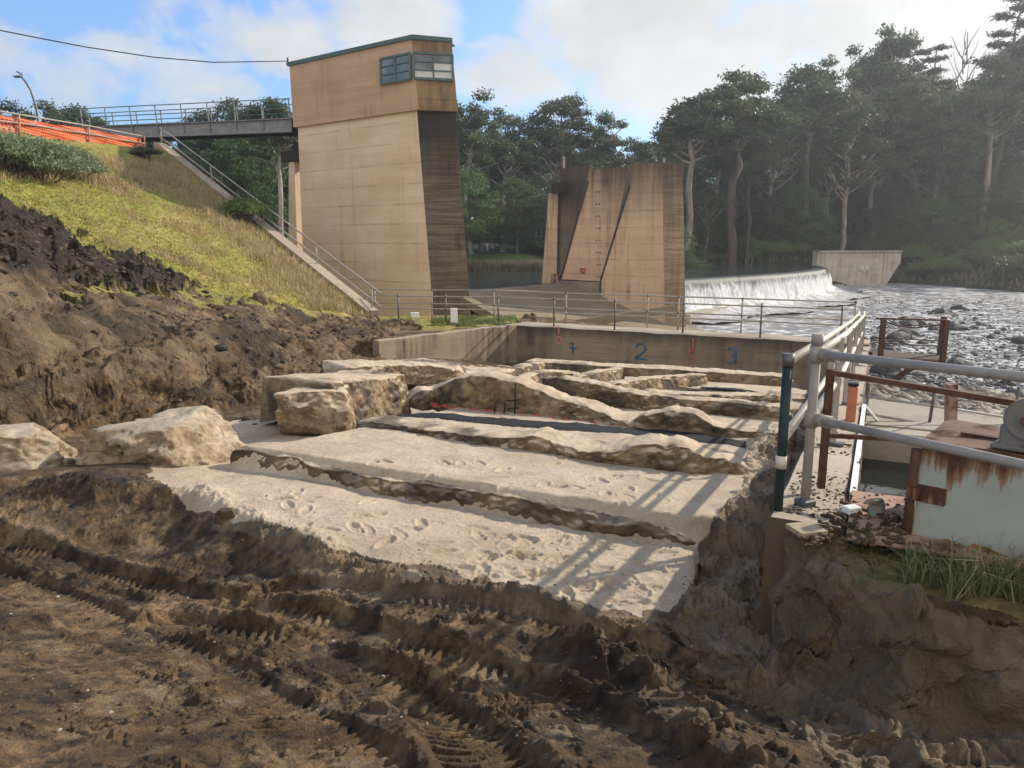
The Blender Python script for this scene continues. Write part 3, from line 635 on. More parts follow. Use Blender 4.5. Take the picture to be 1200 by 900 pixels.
# ------------------------------------------------------------------ the broken low walls in the pit
def resample(pts, step):
    pts = [np.array(p, float) for p in pts]; out = [pts[0]]
    for a, b in zip(pts, pts[1:]):
        n = max(1, int(np.linalg.norm((b-a)[:3])/step))
        for i in range(1, n+1): out.append(a+(b-a)*i/n)
    return np.array(out)
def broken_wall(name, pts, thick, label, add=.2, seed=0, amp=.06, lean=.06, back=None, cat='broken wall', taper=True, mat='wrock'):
    """pts: (px, py of foot, py of crest) seen in the photo; stands on the pit floor, with a rough near face, a rounded top and a back"""
    base = []
    for px, yb, yc in pts:
        b = atF(px, yb, add); r = ray(px, yc); Yc = b.y+.10; zc = r[2]/r[1]*Yc
        base.append((b.x, b.y, b.z, zc))
    st_ = .028; B = resample(base, st_); n = len(B)
    tan = np.gradient(B[:, :2], axis=0); k = 26
    tan = np.stack([np.convolve(np.pad(tan[:, i], k, 'edge'), np.ones(2*k+1)/(2*k+1), 'valid') for i in (0, 1)], 1)
    tan /= np.linalg.norm(tan, axis=1)[:, None]+1e-9
    nrm = np.stack([-tan[:, 1], tan[:, 0]], 1)
    nrm *= np.sign((nrm*B[:, :2]).sum(1))[:, None]
    al = np.arange(n)*st_; Hr = B[:, 3]-B[:, 2]
    H = Hr+(.016*n2(al*3.1, al*0, seed)+.012*n2(al*9, al*0, seed+2))*np.clip(Hr*3, 0, 1)
    M = 56; tt = np.linspace(0, 1, M+1); a1, a2 = .45, .80
    q1 = np.clip(tt/a1, 0, 1); q2 = np.clip((tt-a1)/(a2-a1), 0, 1); q3 = np.clip((tt-a2)/(1-a2), 0, 1)
    po = lean*q1**1.5+(thick-2*lean)*q2+lean*q3; pz = np.where(tt < a1, -.25+1.22*q1, np.where(tt < a2, .97+.05*np.sin(q2*math.pi), .97-1.25*q3))
    th = 1+.16*n2(al*1.3, al*0+3, seed+1); ek = np.ones(n)
    if taper:
        e = np.minimum(np.arange(n), n-1-np.arange(n))*st_; ek = np.sqrt(np.clip(e/.22, 0, 1)); H = H*ek.clip(.35, 1)
    off = po[None]*th[:, None]; hh = pz[None]*H[:, None]
    Xs = B[:, None, 0]+nrm[:, None, 0]*off; Ys = B[:, None, 1]+nrm[:, None, 1]*off; Zs = B[:, None, 2]+hh
    if taper:
        c = nrm*thick*.5; cx = B[:, 0]+c[:, 0]; cy = B[:, 1]+c[:, 1]; kk = ek[:, None]
        Xs = cx[:, None]+(Xs-cx[:, None])*kk; Ys = cy[:, None]+(Ys-cy[:, None])*kk
    X_, Y_, Z_ = Xs.ravel(), Ys.ravel(), Zs.ravel()
    face = np.tile(1-sstep(.43, .50, tt), n); edge = np.tile(np.exp(-((tt-a1)/.05)**2), n)
    d1 = fbm3(X_, Y_, Z_*1.5, .5, 3, seed+5, .5); rg = 1-2*np.abs(fbm3(X_, Y_, Z_*1.4, .22, 3, seed+7, .5)); d2 = fbm3(X_, Y_, Z_, .07, 3, seed+9, .6)
    chip = np.maximum(0, fbm3(X_, Y_, Z_*0, .16, 3, seed+15)-.15)
    st = n2(Z_*11+.8*n2(X_*2, Y_*2, seed+3), X_*.8+Y_*.5, seed+4)*.35*face
    a = amp*(.25+.75*face); nn = np.repeat(nrm, M+1, 0)
    dsp = -a*(.6*d1-.45*rg+.5*d2+st)+amp*.8*chip*edge
    X_ = X_+nn[:, 0]*dsp; Y_ = Y_+nn[:, 1]*dsp
    Z_ = Z_-amp*.6*chip*edge+(1-face)*(.16*amp*fbm3(X_, Y_, Z_*0, .3, 4, seed+12)+.008*fbm3(X_, Y_, Z_*0, .04, 3, seed+13))
    Fi = (np.arange(n-1)[:, None]*(M+1)+np.arange(M)[None]).ravel()
    FCs = np.stack([Fi, Fi+M+1, Fi+M+2, Fi+1], 1)
    cap0 = None
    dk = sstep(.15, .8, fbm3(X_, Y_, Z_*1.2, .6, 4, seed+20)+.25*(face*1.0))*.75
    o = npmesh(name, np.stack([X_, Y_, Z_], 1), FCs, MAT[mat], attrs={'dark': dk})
    return tag(o, label, cat, 'low broken walls across the pit floor'), B
broken_wall('broken_wall', [(258, 548, 521), (330, 561, 535), (400, 575, 550), (450, 585, 560), (545, 599, 573), (620, 613, 587), (700, 628, 603), (780, 642, 618), (829, 649, 629)], .30, 'nearest low brown ledge stepping up between the two widest sand strips', -.02, 201, .05)
broken_wall('broken_wall', [(405, 501, 491), (470, 511, 499), (520, 519, 505), (560, 527, 509), (600, 532, 512), (622, 535, 509), (645, 538, 518), (690, 546, 528), (715, 550, 522), (745, 554, 518), (800, 560, 524), (850, 563, 538), (889, 566, 550)], .62, 'long low lumpy ledge just in front of the black gravel strip', .2, 221, .06)
r3, R3B = broken_wall('broken_wall', [(484, 478, 456), (507, 476, 457), (530, 480, 444), (552, 483, 438), (575, 485, 440), (601, 488, 446), (623, 490, 454), (655, 493, 468), (687, 498, 476), (718, 503, 490), (737, 505, 493), (752, 507, 484), (781, 510, 481), (813, 514, 485), (835, 516, 497), (864, 518, 502), (911, 520, 507)], .55, 'tallest broken wall, arched top sloping down to the right, with a red line sprayed along its foot', .2, 241, .05)
broken_wall('broken_wall', [(628, 462, 441), (650, 470, 442), (687, 474, 448), (728, 478, 457), (756, 481, 461), (813, 484, 467), (876, 490, 474), (925, 495, 478)], .5, 'second highest broken wall, right behind the tallest one and capped with pale dust', .25, 261, .05)
broken_wall('broken_wall', [(750, 468, 458), (800, 470, 461), (860, 471, 463), (925, 473, 463)], .5, 'thin pale ledge in front of the black mat', .35, 281, .03)
broken_wall('broken_wall', [(722, 458, 449), (740, 456, 446), (762, 455, 443), (800, 452, 440), (834, 448, 437)], .4, 'low wall stub slanting up to the right behind the black mat', .45, 291, .03)
broken_wall('broken_wall', [(683, 449, 441), (705, 446, 435), (736, 441, 430)], .4, 'short slanting wall stub beside the white foam piece', .45, 301, .03)
broken_wall('broken_wall', [(578, 450, 439), (600, 448, 433), (630, 442, 426), (658, 435, 421)], .45, 'slanting wall stub nearest the bright wing wall', .35, 311, .035)
broken_wall('broken_wall', [(617, 456, 444), (632, 452, 438), (649, 450, 434), (668, 450, 436), (686, 452, 442)], .4, 'small humped wall stub between the slanting one and the tallest walls', .35, 321, .03)
broken_wall('broken_wall', [(607, 430, 422), (696, 437, 428), (782, 442, 432), (860, 447, 437), (930, 452, 442)], .7, 'low straight ledge along the foot of the numbered back wall', .5, 331, .02)
# the thick return at the left end with its flat platform, and the blocks before it
broken_wall('broken_wall', [(385, 497, 452), (400, 495, 447), (425, 489, 443), (455, 481, 441), (487, 474, 438)], 1.5, 'thick pale stub of wall with a flat top joined to the left end of the tallest wall', .2, 341, .055, .12)
broken_wall('broken_wall', [(398, 448, 432), (440, 447, 428), (500, 446, 428), (545, 448, 433)], 1.4, 'flat topped slab between the hollow and the wing wall', .2, 351, .05, .1)

def rock(name, c, size, label, cat, seed, m, rz=0, sub=90, amp=.16, group=None, sq=5., parent=None, topflat=.25, cuts=11):
    """a rounded block: a superellipsoid roughened by noise and split by a few flat breaks"""
    nu, nv = sub*2, sub; th = np.linspace(0, 2*math.pi, nu, endpoint=False); ph = np.linspace(-math.pi/2, math.pi/2, nv)
    T, Pp = np.meshgrid(th, ph); x = np.cos(T)*np.cos(Pp); y = np.sin(T)*np.cos(Pp); z = np.sin(Pp)
    k = (np.abs(x)**sq+np.abs(y)**sq+np.abs(z)**sq)**(-1/sq); x, y, z = x*k, y*k, z*k
    r2 = np.random.default_rng(seed)
    for _ in range(cuts):
        nrm = r2.normal(size=3); nrm[2] = abs(nrm[2])*.4; nrm /= np.linalg.norm(nrm); dd = r2.uniform(.72, 1.05)
        q = x*nrm[0]+y*nrm[1]+z*nrm[2]-dd; q = np.maximum(q, 0); x, y, z = x-nrm[0]*q, y-nrm[1]*q, z-nrm[2]*q
    s = 1+amp*fbm3((x+seed).ravel(), y.ravel(), z.ravel(), .7, 5, seed, .55).reshape(x.shape)*(1-topflat*2*np.clip(z-.5, 0, .5)*1.)
    x, y, z = x*s*size[0]/2, y*s*size[1]/2, z*s*size[2]/2
    gk = 1-2*np.abs(fbm3((x*3+seed).ravel(), (y*3).ravel(), (z*3).ravel(), 1.1, 4, seed+3, .55)).reshape(x.shape); f2 = 1+.085*gk*(sub > 30); x, y, z = x*f2, y*f2, z*(1+.01*gk)
    c_, s_ = math.cos(rz), math.sin(rz); V = np.stack([(x*c_-y*s_).ravel(), (x*s_+y*c_).ravel(), z.ravel()], 1)
    Fi = (np.arange(nv-1)[:, None]*nu+np.arange(nu)[None]); Fj = np.roll(Fi, -1, 1)
    FCs = np.stack([Fi.ravel(), Fj.ravel(), (Fj+nu).ravel(), (Fi+nu).ravel()], 1)
    o = npmesh(name, V, FCs, m, parent); o.location = c
    if label: tag(o, label, cat, group)
    return o
p = atz(10, 548, -2.55); rock('sandstone_block', (p.x-.30, p.y+.30, -2.57), (1.75, 1.2, .74), 'pale flat topped stone block cut off by the left edge of the photo', 'block', 31, MAT['pale_rock'], .25, cuts=9, sq=6, amp=.15)
p = atz(205, 545, -2.6); rock('sandstone_block', (p.x-.06, p.y+.50, -2.56), (1.36, 1.5, .84), 'broad pale stone block with a sloping ochre top above the mud bank', 'block', 37, MAT['pale_rock'], -.3, amp=.14, cuts=4, sq=6)
p = atz(108, 552, -2.6); rock('stone_lump', (p.x, p.y+.3, -2.56), (.7, .6, .42), 'small crumbling pale lump wedged between the two big stone blocks', 'rock', 43, MAT['pale_rock'], .5)
p = atF(361, 497, .2); rock('sandstone_block', (p.x, p.y+.46, p.z+.13), (1.02, .9, .66), 'squarish brown block with a pink sprayed foot at the head of the sand', 'block', 53, MAT['wrock'], .12, amp=.07, sq=10, cuts=2)
for k, (px, py, s) in enumerate([(245, 466, .34), (735, 605, .13), (300, 356, .42)]):
    pass
p = onH(735-470, 612); rock('clay_clod', (p.x, p.y, p.z+.05), (.2, .17, .15), 'dark round clay clod alone at the edge of the near sand', 'clod', 61, MAT['clod'], 0, 24)
p = onG(305, 354); rock('brown_boulder', (p.x, p.y, p.z+.12), (.5, .4, .4), 'dark boulder resting on the grass at the lip of the cut bank', 'rock', 67, MAT['clod'], 0, 24)
p = onH(485, 683); rock('flat_stone', (p.x, p.y, p.z+.03), (.16, .10, .14), 'pale grey stone sticking up out of the near mud berm', 'rock', 69, MAT['pebble'], 0, 20)

# red line, black figures and the blue dash sprayed on the walls
def strip_on(B, i0, i1, z0, z1, name, m, parent, off=.085, wob=.02, label=None):
    idx = np.linspace(i0*(len(B)-1), i1*(len(B)-1), 60).astype(int); Vv = []
    for j, i in enumerate(idx):
        dx, dy = B[min(i+4, len(B)-1)][:2]-B[max(i-4, 0)][:2]; l = math.hypot(dx, dy)+1e-9; nx, ny = dy/l, -dx/l
        if nx*B[i][0]+ny*B[i][1] > 0: nx, ny = -nx, -ny
        a = off+.015*math.sin(j*1.7)
        for zz in (z0+wob*math.sin(j*.9), z1+wob*math.sin(j*1.3+1)): Vv.append((B[i][0]+nx*a, B[i][1]+ny*a, B[i][2]+zz))
    n = len(idx); Vv = np.array(Vv); Vb = Vv+np.array([0, .004, 0])
    FCs = np.array([(2*i, 2*i+2, 2*i+3, 2*i+1) for i in range(n-1)])
    o = npmesh(name, Vv, FCs, m, parent)
    return o
strip_on(R3B, .05, .58, .03, .085, 'painted_line', MAT['red_spray'], r3, .10)

# ------------------------------------------------------------------ flat things lying in the pit
def sheet(name, pts, m, h, label, cat, kind=None, n=40, seed=0, add=.22, wob=.02):
    """strip between two rows of photo points laid over the pit floor, with edges turned down"""
    A_ = resample([tuple(atF(px, a, add)) for px, a, b in pts], .08); B_ = resample([tuple(atF(px, b, add)) for px, a, b in pts], .08)
    n = min(len(A_), len(B_)); A_ = A_[np.linspace(0, len(A_)-1, n).astype(int)]; B_ = B_[np.linspace(0, len(B_)-1, n).astype(int)]
    V = []; K = 9
    for i in range(n):
        for k in range(K):
            t = k/(K-1); q = A_[i]*(1-t)+B_[i]*t; z = gz(q[0], q[1])+h*(1 if 0 < k < K-1 else -.5)+random.uniform(0, wob)
            V.append((q[0]+random.uniform(-.02, .02), q[1]+random.uniform(-.03, .03), z))
    FCs = np.array([(i*K+k, i*K+K+k, i*K+K+k+1, i*K+k+1) for i in range(n-1) for k in range(K-1)])
    o = npmesh(name, V, FCs, m); tag(o, label, cat, kind=kind); return o
sheet('gravel_strip', [(468, 491, 487), (520, 495, 488), (560, 500, 492), (640, 506, 497), (700, 510, 502), (760, 514, 506), (820, 521, 512), (874, 528, 521)], MAT['black_geotextile'], .012, 'narrow strip of black gravel lying along the sand in front of the tallest wall', 'gravel', wob=.022)
sheet('drain_mat', [(822, 452, 450), (860, 457, 451), (908, 460, 457)], MAT['black_geotextile'], .03, 'flat black drainage mat lying on the far sand below the painted figures', 'mat', add=.3, wob=.005)
p = atF(756, 440, .5); bm = NB(); box(bm, (0, 0, .07), (.34, .2, .14), .2, .02); box(bm, (.02, .01, .15), (.24, .14, .05), .3, .01)
o = obj('foam_block', bm, MAT['white_paint']); o.location = (p.x, p.y, gz(p.x, p.y)+.02); tag(o, 'small white foam piece lying in the far pit', 'foam piece')

# ------------------------------------------------------------------ pit walls
UB = 25.35                                                              # face of the back wall
cu, cv = uv(C0.x, C0.y)
def wall_prism(name, a, b, th, zb, za_top, zb_top, m, label, cat, cap=None, side=1, parent=None):
    """upright wall from a to b (x, y), thickness to the left hand side of a to b"""
    a, b = Vector((a[0], a[1], 0)), Vector((b[0], b[1], 0)); d = (b-a).normalized(); nn = Vector((-d.y, d.x, 0))*side*th
    bm = NB(); n = max(2, int((b-a).length/.5)); rows = []
    for i in range(n+1):
        q = a.lerp(b, i/n); zt = za_top+(zb_top-za_top)*i/n; w = .012*math.sin(i*2.1)+.008*math.sin(i*5)
        rows.append([bm.verts.new((q.x, q.y, zb)), bm.verts.new((q.x, q.y, zt-.03+w)), bm.verts.new((q.x+nn.x*.06, q.y+nn.y*.06, zt+w)), bm.verts.new((q.x+nn.x*.94, q.y+nn.y*.94, zt+w)), bm.verts.new((q.x+nn.x, q.y+nn.y, zt-.03+w)), bm.verts.new((q.x+nn.x, q.y+nn.y, zb))])
    for r0, r1 in zip(rows, rows[1:]):
        for k in range(5): bm.faces.new((r0[k], r1[k], r1[k+1], r0[k+1]))
    bm.faces.new(rows[0][::-1]); bm.faces.new(rows[-1])
    bmesh.ops.recalc_face_normals(bm, faces=bm.faces)
    if cap:
        for f in bm.faces:
            if f.normal.z > .7: f.material_index = 1
    o = obj(name, bm, [m]+([cap] if cap else []), parent)
    return tag(o, label, cat) if label else o
bl = xy(UB, cv-.3); br = xy(UB, -.10)
bw = wall_prism('back_wall', bl, br, 1.25, -5.6, -3.05, -3.07, MAT['back_wall_mat'], 'long dirty concrete wall closing the pit, painted with blue and red figures', 'wall', MAT['path_concrete'])
wall_prism('wing_wall', (N0.x, N0.y), (C0.x-.04, C0.y-.05), .32, -5.2, -3.02, -3.04, MAT['pit_wall'], 'sunlit concrete wing wall running back to the corner at the left of the pit', 'wall', MAT['path_concrete'])
a_ = xy(4.55, -.50); b_ = xy(26.58, -.50)
rw = wall_prism('side_wall', a_, b_, .44, -6.6, Wz(4.55), Wz(26.58), MAT['mud_wall'], 'long narrow concrete wall with the galvanised railings along the right side of the pit', 'wall', MAT['path_concrete'], -1)

# spray painted marks on the back wall
def strokes(name, curves, org, ux, uz, th, m, parent, off):
    bm = NB()
    for c in curves:
        pts = [org+ux*x+uz*z+off for x, z in c]
        tube(bm, pts, [th*random.uniform(.8, 1.2) for _ in pts], 6)
    for v in bm.verts:                                                  # flatten the paint on to the wall
        d = (v.co-org).dot(off.normalized()); v.co -= off.normalized()*(d-off.length)*.85
    return obj(name, bm, m, parent, True)
VX, VY = UY, -UX; wx_ = Vector((VX, VY, 0)); wn = Vector((-UX, -UY, 0))*.022
def wallpt(px, py):
    d = ray(px, py); t = UB/(d[0]*UX+d[1]*UY); return Vector(d*t)
def arc(cx, cz, r, a0, a1, n=9, rz=1.): return [(cx+r*math.cos(R(a0+(a1-a0)*i/n)), cz+rz*r*math.sin(R(a0+(a1-a0)*i/n))) for i in range(n+1)]
Zv = Vector((0, 0, 1))
marks = [('painted_number', (655, 399), [arc(0, 0, .13, 0, 360, 14, 1.3)], 'pink_spray', .026), ('painted_arrow', (655, 385), [[(0, .15), (0, -.3)], [(.0, -.05), (.03, -.25)]], 'pink_spray', .028),
         ('painted_number', (671, 406), [[(-.15, .1), (.02, .2), (.02, -.3)], [(-.12, -.05), (.2, -.08)]], 'blue_spray', .033),
         ('painted_number', (751, 412), [arc(0, .15, .2, 170, -30)+[(-.22, -.32), (0, -.30), (.26, -.33)]], 'blue_spray', .036),
         ('painted_number', (811, 414), [[(.03, .65), (.04, .2), (0, .0)], arc(-.02, -.02, .12, 60, 250)+arc(-.02, -.27, .12, 90, -120)], 'red_spray', .022),
         ('painted_number', (857, 416), [arc(0, .13, .16, 150, -80)+arc(0, -.17, .17, 80, -150), [(.18, .3), (.2, -.3)]], 'blue_spray', .033)]
for nm, (px, py), cv_, m, th in marks:
    strokes(nm, [[(x*.82, z*.82) for x, z in q] for q in cv_], wallpt(px, py), wx_, Zv, th, MAT[m], bw, wn)
p = atF(590, 488, .2)
strokes('painted_figure', [[(-.28, .14), (-.24, .34)], [(-.10, .12), (-.08, .36), (.02, .36)], [(.10, .10), (.12, .66)], [(.03, .36), (.20, .38)], [(-.02, .22), (.18, .24)]], p+Vector((.1, -.14, -.05)), wx_, Zv, .014, MAT['black_spray'], r3, Vector((0, -.02, 0)))

# ------------------------------------------------------------------ railings
def railing(label, posts, ends, hs, r=.024, h=1.02, mat='galv', pm=None, cat='railing', name='pipe_railing', clamps=True, tilt=0., group=None):
    """posts: feet; ends: the two points the rails run between (may reach past the posts); hs: rail heights"""
    root = empty(name, Vector(posts[0]), label, cat, group)
    for p_ in posts:
        p_ = Vector(p_); bm = NB(); tube(bm, [p_-Vector((0, 0, .02)), p_+Vector((0, 0, h))], r*1.12, 12); obj('post', bm, MAT[pm or mat], root, False)
        if clamps:
            for z in hs:
                bm = NB(); tube(bm, [p_+Vector((0, 0, z-.035)), p_+Vector((0, 0, z+.035))], r*1.55, 12); obj('clamp', bm, MAT['galv_dark' if mat != 'galv_bright' else 'galv'], root)
    for z in hs:
        bm = NB(); pts = [Vector(e)+Vector((0, 0, z)) for e in ends]
        tube(bm, pts, r, 12); obj('rail', bm, MAT[mat], root)
    return root
def back_pt(px, u_off=0., z=-3.05):
    d = ray(px, 390); t = (UB+u_off)/(d[0]*UX+d[1]*UY); q = d*t; return Vector((q[0], q[1], z))
def flat_at(px, Y, z=-3.10): q = at(px, 400, Y); return Vector((q.x, q.y, z))
pA = [back_pt(px, .12) for px in (649, 720, 800, 891, 985)]
q0 = pA[0]; dA = (pA[0]-pA[1]).normalized()
# the near railing carries on to the left across the flat in front of the tower
pL = [flat_at(431, 30.6), flat_at(468, 30.0), flat_at(523, 29.6), flat_at(584, 29.3)]
railing('near railing of grey pipe with dark clamps on the front edge of the back wall', pL+pA, pL+pA, (1.02, .52), .026, 1.12, 'galv', 'galv_dark')
pB = [flat_at(441, 31.6), flat_at(507, 31.3), flat_at(579, 30.9), back_pt(663, 1.13), back_pt(758, 1.13), back_pt(794, 1.13), back_pt(868, 1.13), back_pt(1000, 1.13)]
railing('far railing of pale grey pipe on the rear edge of the back wall', pB, pB, (1.18, .60), .026, 1.22, 'galv', 'galv')
# the two railings running away along the side wall
def sw(u, v, dz=0): return P(u, v, Wz(u)+dz)
ua = [6.9, 9.6, 12.6, 15.8, 19.2, 22.6]
root = empty('pipe_railing', sw(4.7, -.44), 'sunlit railing on the pit edge of the side wall, ending in a dark green post', 'railing')
bm = NB(); tube(bm, [sw(4.72, -.455, -.12), sw(4.72, -.455, .92)], .030, 14); obj('green_post', bm, MAT['green_paint'], root)
bm = NB(); tube(bm, [sw(4.72, -.455, .92), sw(4.72, -.455, 1.0)], .036, 14); obj('post_cap', bm, MAT['galv_dark'], root)
bm = NB(); tube(bm, [sw(4.72, -.455, .28), sw(4.72, -.455, .36)], .035, 14); obj('clamp', bm, MAT['galv_bright'], root)
for u in ua:
    bm = NB(); bar(bm, sw(u, -.44, -.01), sw(u, -.44, .96), .06, .045); obj('post', bm, MAT['galv'], root)
for z in (.95, .46):
    bm = NB(); tube(bm, [sw(4.75, -.455, z), sw(9, -.44, z), sw(16, -.44, z), sw(22.9, -.44, z+.06), sw(23.8, -.44, z+.1)], .030, 12); obj('rail', bm, MAT['galv_bright'], root)
root = empty('pipe_railing', sw(4.62, -.335), 'corner railing with a thick capped post and two pipes reaching out to the right edge', 'railing')
c_ = atz(943, 592, -1.665); cpos = Vector((c_.x, c_.y, -1.68))
bm = NB(); tube(bm, [cpos, cpos+Vector((0, 0, 1.10))], .030, 14); obj('post', bm, MAT['galv'], root)
bm = NB(); tube(bm, [cpos+Vector((0, 0, 1.06)), cpos+Vector((0, 0, 1.13))], .036, 14); obj('post_cap', bm, MAT['galv'], root)
bm = NB(); box(bm, cpos+Vector((0, 0, .03)), (.10, .10, .06), .45, .008); obj('post_base', bm, MAT['galv_dark'], root)
for z, zt in ((1.005, 0), (.59, 0)):
    a0 = cpos+Vector((0, 0, z)); bm = NB(); tube(bm, [a0-Vector((0, 0, .05)), a0+Vector((0, 0, .05))], .042, 14); tube(bm, [a0+Vector((.02, -.03, 0)), a0+Vector((.085, -.11, 0))], .040, 14); obj('clamp', bm, MAT['galv'], root)
    e1 = at(1200, 442 if z > .9 else 545, 3.45); far_ = Vector((e1.x, e1.y, e1.z)); dd = (far_-a0)
    bm = NB(); tube(bm, [a0+dd*.06, a0+dd, a0+dd*2.2], .0265, 16); obj('arm_rail', bm, MAT['galv'], root)
    pts = [a0, sw(9, -.28, z-.03), sw(16, -.28, z-.02), sw(21.6, -.28, z), sw(22.5, -.30, z+.08), sw(23.6, -.32, z+.02)]
    bm = NB(); tube(bm, pts, .030, 12); obj('rail', bm, MAT['galv_bright'], root)
for u in (7.3, 10.4, 13.6, 17.0, 20.4, 22.6):
    bm = NB(); bar(bm, sw(u, -.27, -.01), sw(u, -.27, 1.0), .05, .045); obj('post', bm, MAT['galv'], root)
    bm = NB(); box(bm, sw(u, -.24, .012), (.14, .10, .022), -R(26)); obj('post_base', bm, MAT['galv_dark'], root)
    bm = NB(); bar(bm, sw(u, -.30, .012), sw(u, -.10, .012), .022, .014); obj('anchor_bar', bm, MAT['brown_steel'], root)
# orange box and white angle on the side wall
q = sw(8.9, -.16); bm = NB(); box(bm, (0, 0, .2), (.10, .12, .40), -R(26), .008); o = obj('cover_box', bm, MAT['terracotta']); o.location = q; tag(o, 'orange upright box on the side wall behind the railing posts', 'box')
bm = NB(); box(bm, (0, 0, .425), (.11, .13, .03), -R(26), .004); o2 = obj('lid', bm, MAT['cable_black'], o); o2.matrix_parent_inverse = Matrix()
root = empty('edge_angle', sw(5.95, -.05), 'white painted steel edge with a small bracket along the channel side of the side wall', 'steel edge')
bm = NB(); bar(bm, sw(5.38, -.04, -.02), sw(10.4, -.04, -.02), .045, .09); obj('flange', bm, MAT['white_paint'], root)
bm = NB(); bar(bm, sw(10.4, -.03, .0), sw(10.9, .16, -.28), .03, .03); obj('bracket', bm, MAT['white_paint'], root)

# ------------------------------------------------------------------ channel beside the side wall
def quadmesh(name, pts, m, parent=None, sub=1, label=None, kind=None):
    bm = NB(); bm.faces.new([bm.verts.new(q) for q in pts])
    if sub > 1: bmesh.ops.subdivide_edges(bm, edges=bm.edges, cuts=sub, use_grid_fill=True)
    o = obj(name, bm, m, parent)
    return tag(o, label, kind=kind) if kind else o
o = quadmesh('water', [P(5.3, -.04, -2.72), P(10.4, -.04, -2.72), P(10.4, 1.92, -2.72), P(5.3, 1.92, -2.72)], MAT['channel_water'], kind='structure')
wall_prism('channel_end_wall', xy(10.25, -.04), xy(10.25, 1.9), .35, -3.8, -2.36, -2.36, MAT['apron_concrete'], 'short concrete wall closing the dark water channel', 'wall')
wall_prism('channel_side_wall', xy(10.6, 1.9), xy(5.3, 1.9), .25, -3.8, -2.36, -2.36, MAT['apron_concrete'], 'concrete wall on the far side of the dark water channel', 'wall')
bm = NB(); prism(bm, [P(10.6, -.04, -3.2), P(12.4, -.04, -3.2), P(11.9, 1.6, -3.2), P(11.2, 3.6, -3.2), P(9.2, 4.2, -3.2), P(8.6, 2.16, -3.2), P(10.6, 2.16, -3.2)], [P(10.6, -.04, -2.34), P(12.4, -.04, -2.34), P(11.9, 1.6, -2.34), P(11.2, 3.6, -2.34), P(9.2, 4.2, -2.34), P(8.6, 2.16, -2.34), P(10.6, 2.16, -2.34)])
bmesh.ops.recalc_face_normals(bm, faces=bm.faces); o = obj('concrete_slab', bm, MAT['apron_concrete']); tag(o, kind='structure')
wall_prism('head_wall', xy(5.32, -.04), xy(5.32, 1.9), .12, -3.8, -1.72, -1.72, MAT['apron_concrete'], 'concrete wall under the steel floor at the near end of the channel', 'wall')

# rusty steel floor plates
root = empty('steel_floor', P(5.0, .4, -1.66), 'rusty pinkish steel floor plates beside the corner post', 'floor plate')
for i, (v0, v1) in enumerate(((-.05, .62), (.63, 1.3), (1.31, 2.0))):
    bm = NB(); c = P(4.9, (v0+v1)/2, -1.665-.01*i); box(bm, c, (v1-v0, .92, .02), -R(26.2), .004); obj('plate', bm, MAT['rust_plate'], root)
q = atz(1027, 598, -1.62); bm = NB(); tube(bm, [(0, 0, -.04), (0, 0, .085)], .048, 20); tube(bm, [(0, 0, .08), (0, 0, .10)], .040, 20); o = obj('pipe_stub', bm, MAT['stub_grey']); o.location = (q.x, q.y, -1.66); tag(o, 'short grey pipe stub standing in the spilled soil', 'pipe stub')
q = atz(1030, 591, -1.56); o = rock('pale_stick', (q.x-.02, q.y+.02, -1.545), (.17, .035, .03), 'pale curved root lying across the pipe stub', 'root', 77, MAT['pebble'], .35, 14)
q = atz(998, 598, -1.64); bm = NB(); box(bm, (0, 0, .01), (.10, .07, .045), .3, .006); o = obj('paper_scrap', bm, MAT['white_paint']); o.location = (q.x, q.y, -1.645); tag(o, 'white scrap half buried beside the pipe stub', 'scrap')
q = atz(1052, 622, -1.68); bm = NB(); box(bm, (0, 0, .01), (.10, .06, .03), .5, .006); o = obj('foam_scrap', bm, MAT['white_paint']); o.location = (q.x, q.y, -1.685); tag(o, 'white scrap at the foot of the rusty box corner', 'scrap')
bm = NB(); bar(bm, atz(930, 622, -1.645), atz(960, 619, -1.645), .16, .028); o = obj('wooden_plank', bm, MAT['wood']); tag(o, 'short pale plank lying across the end of the side wall', 'plank')
bm = NB(); bar(bm, atz(985, 588, -1.63), atz(1042, 607, -1.63), .02, .02); o = obj('iron_bar', bm, MAT['brown_steel']); tag(o, 'thin rusty bar lying across the steel floor', 'bar')

# ------------------------------------------------------------------ rusty railings and the steel box
root = empty('rusty_railing', atz(962, 572, -1.68), 'red brown steel railing standing on the steel floor', 'railing')
p0 = atz(962, 572, -1.68); top0 = p0+Vector((0, 0, .845)); pe = at(1200, 470, 4.1); pm_ = top0.lerp(pe, .62)
bm = NB(); bar(bm, p0, top0, .042, .042); obj('post', bm, MAT['rust_paint'], root)
bm = NB(); bar(bm, top0-Vector((.02, 0, .02)), pe+(pe-top0)*.4-Vector((0, 0, .02)), .036, .036); obj('top_rail', bm, MAT['rust_paint'], root)
lo = p0+Vector((0, 0, .38)); le = at(1062, 515, 4.62); bm = NB(); bar(bm, lo, le, .03, .03); obj('lower_rail', bm, MAT['rust_paint'], root)
b1 = at(1115, 450, 4.72); b2 = at(1113, 540, 4.72); bm = NB(); bar(bm, b2, b1, .055, .055); obj('rear_post', bm, MAT['rust_top'], root)

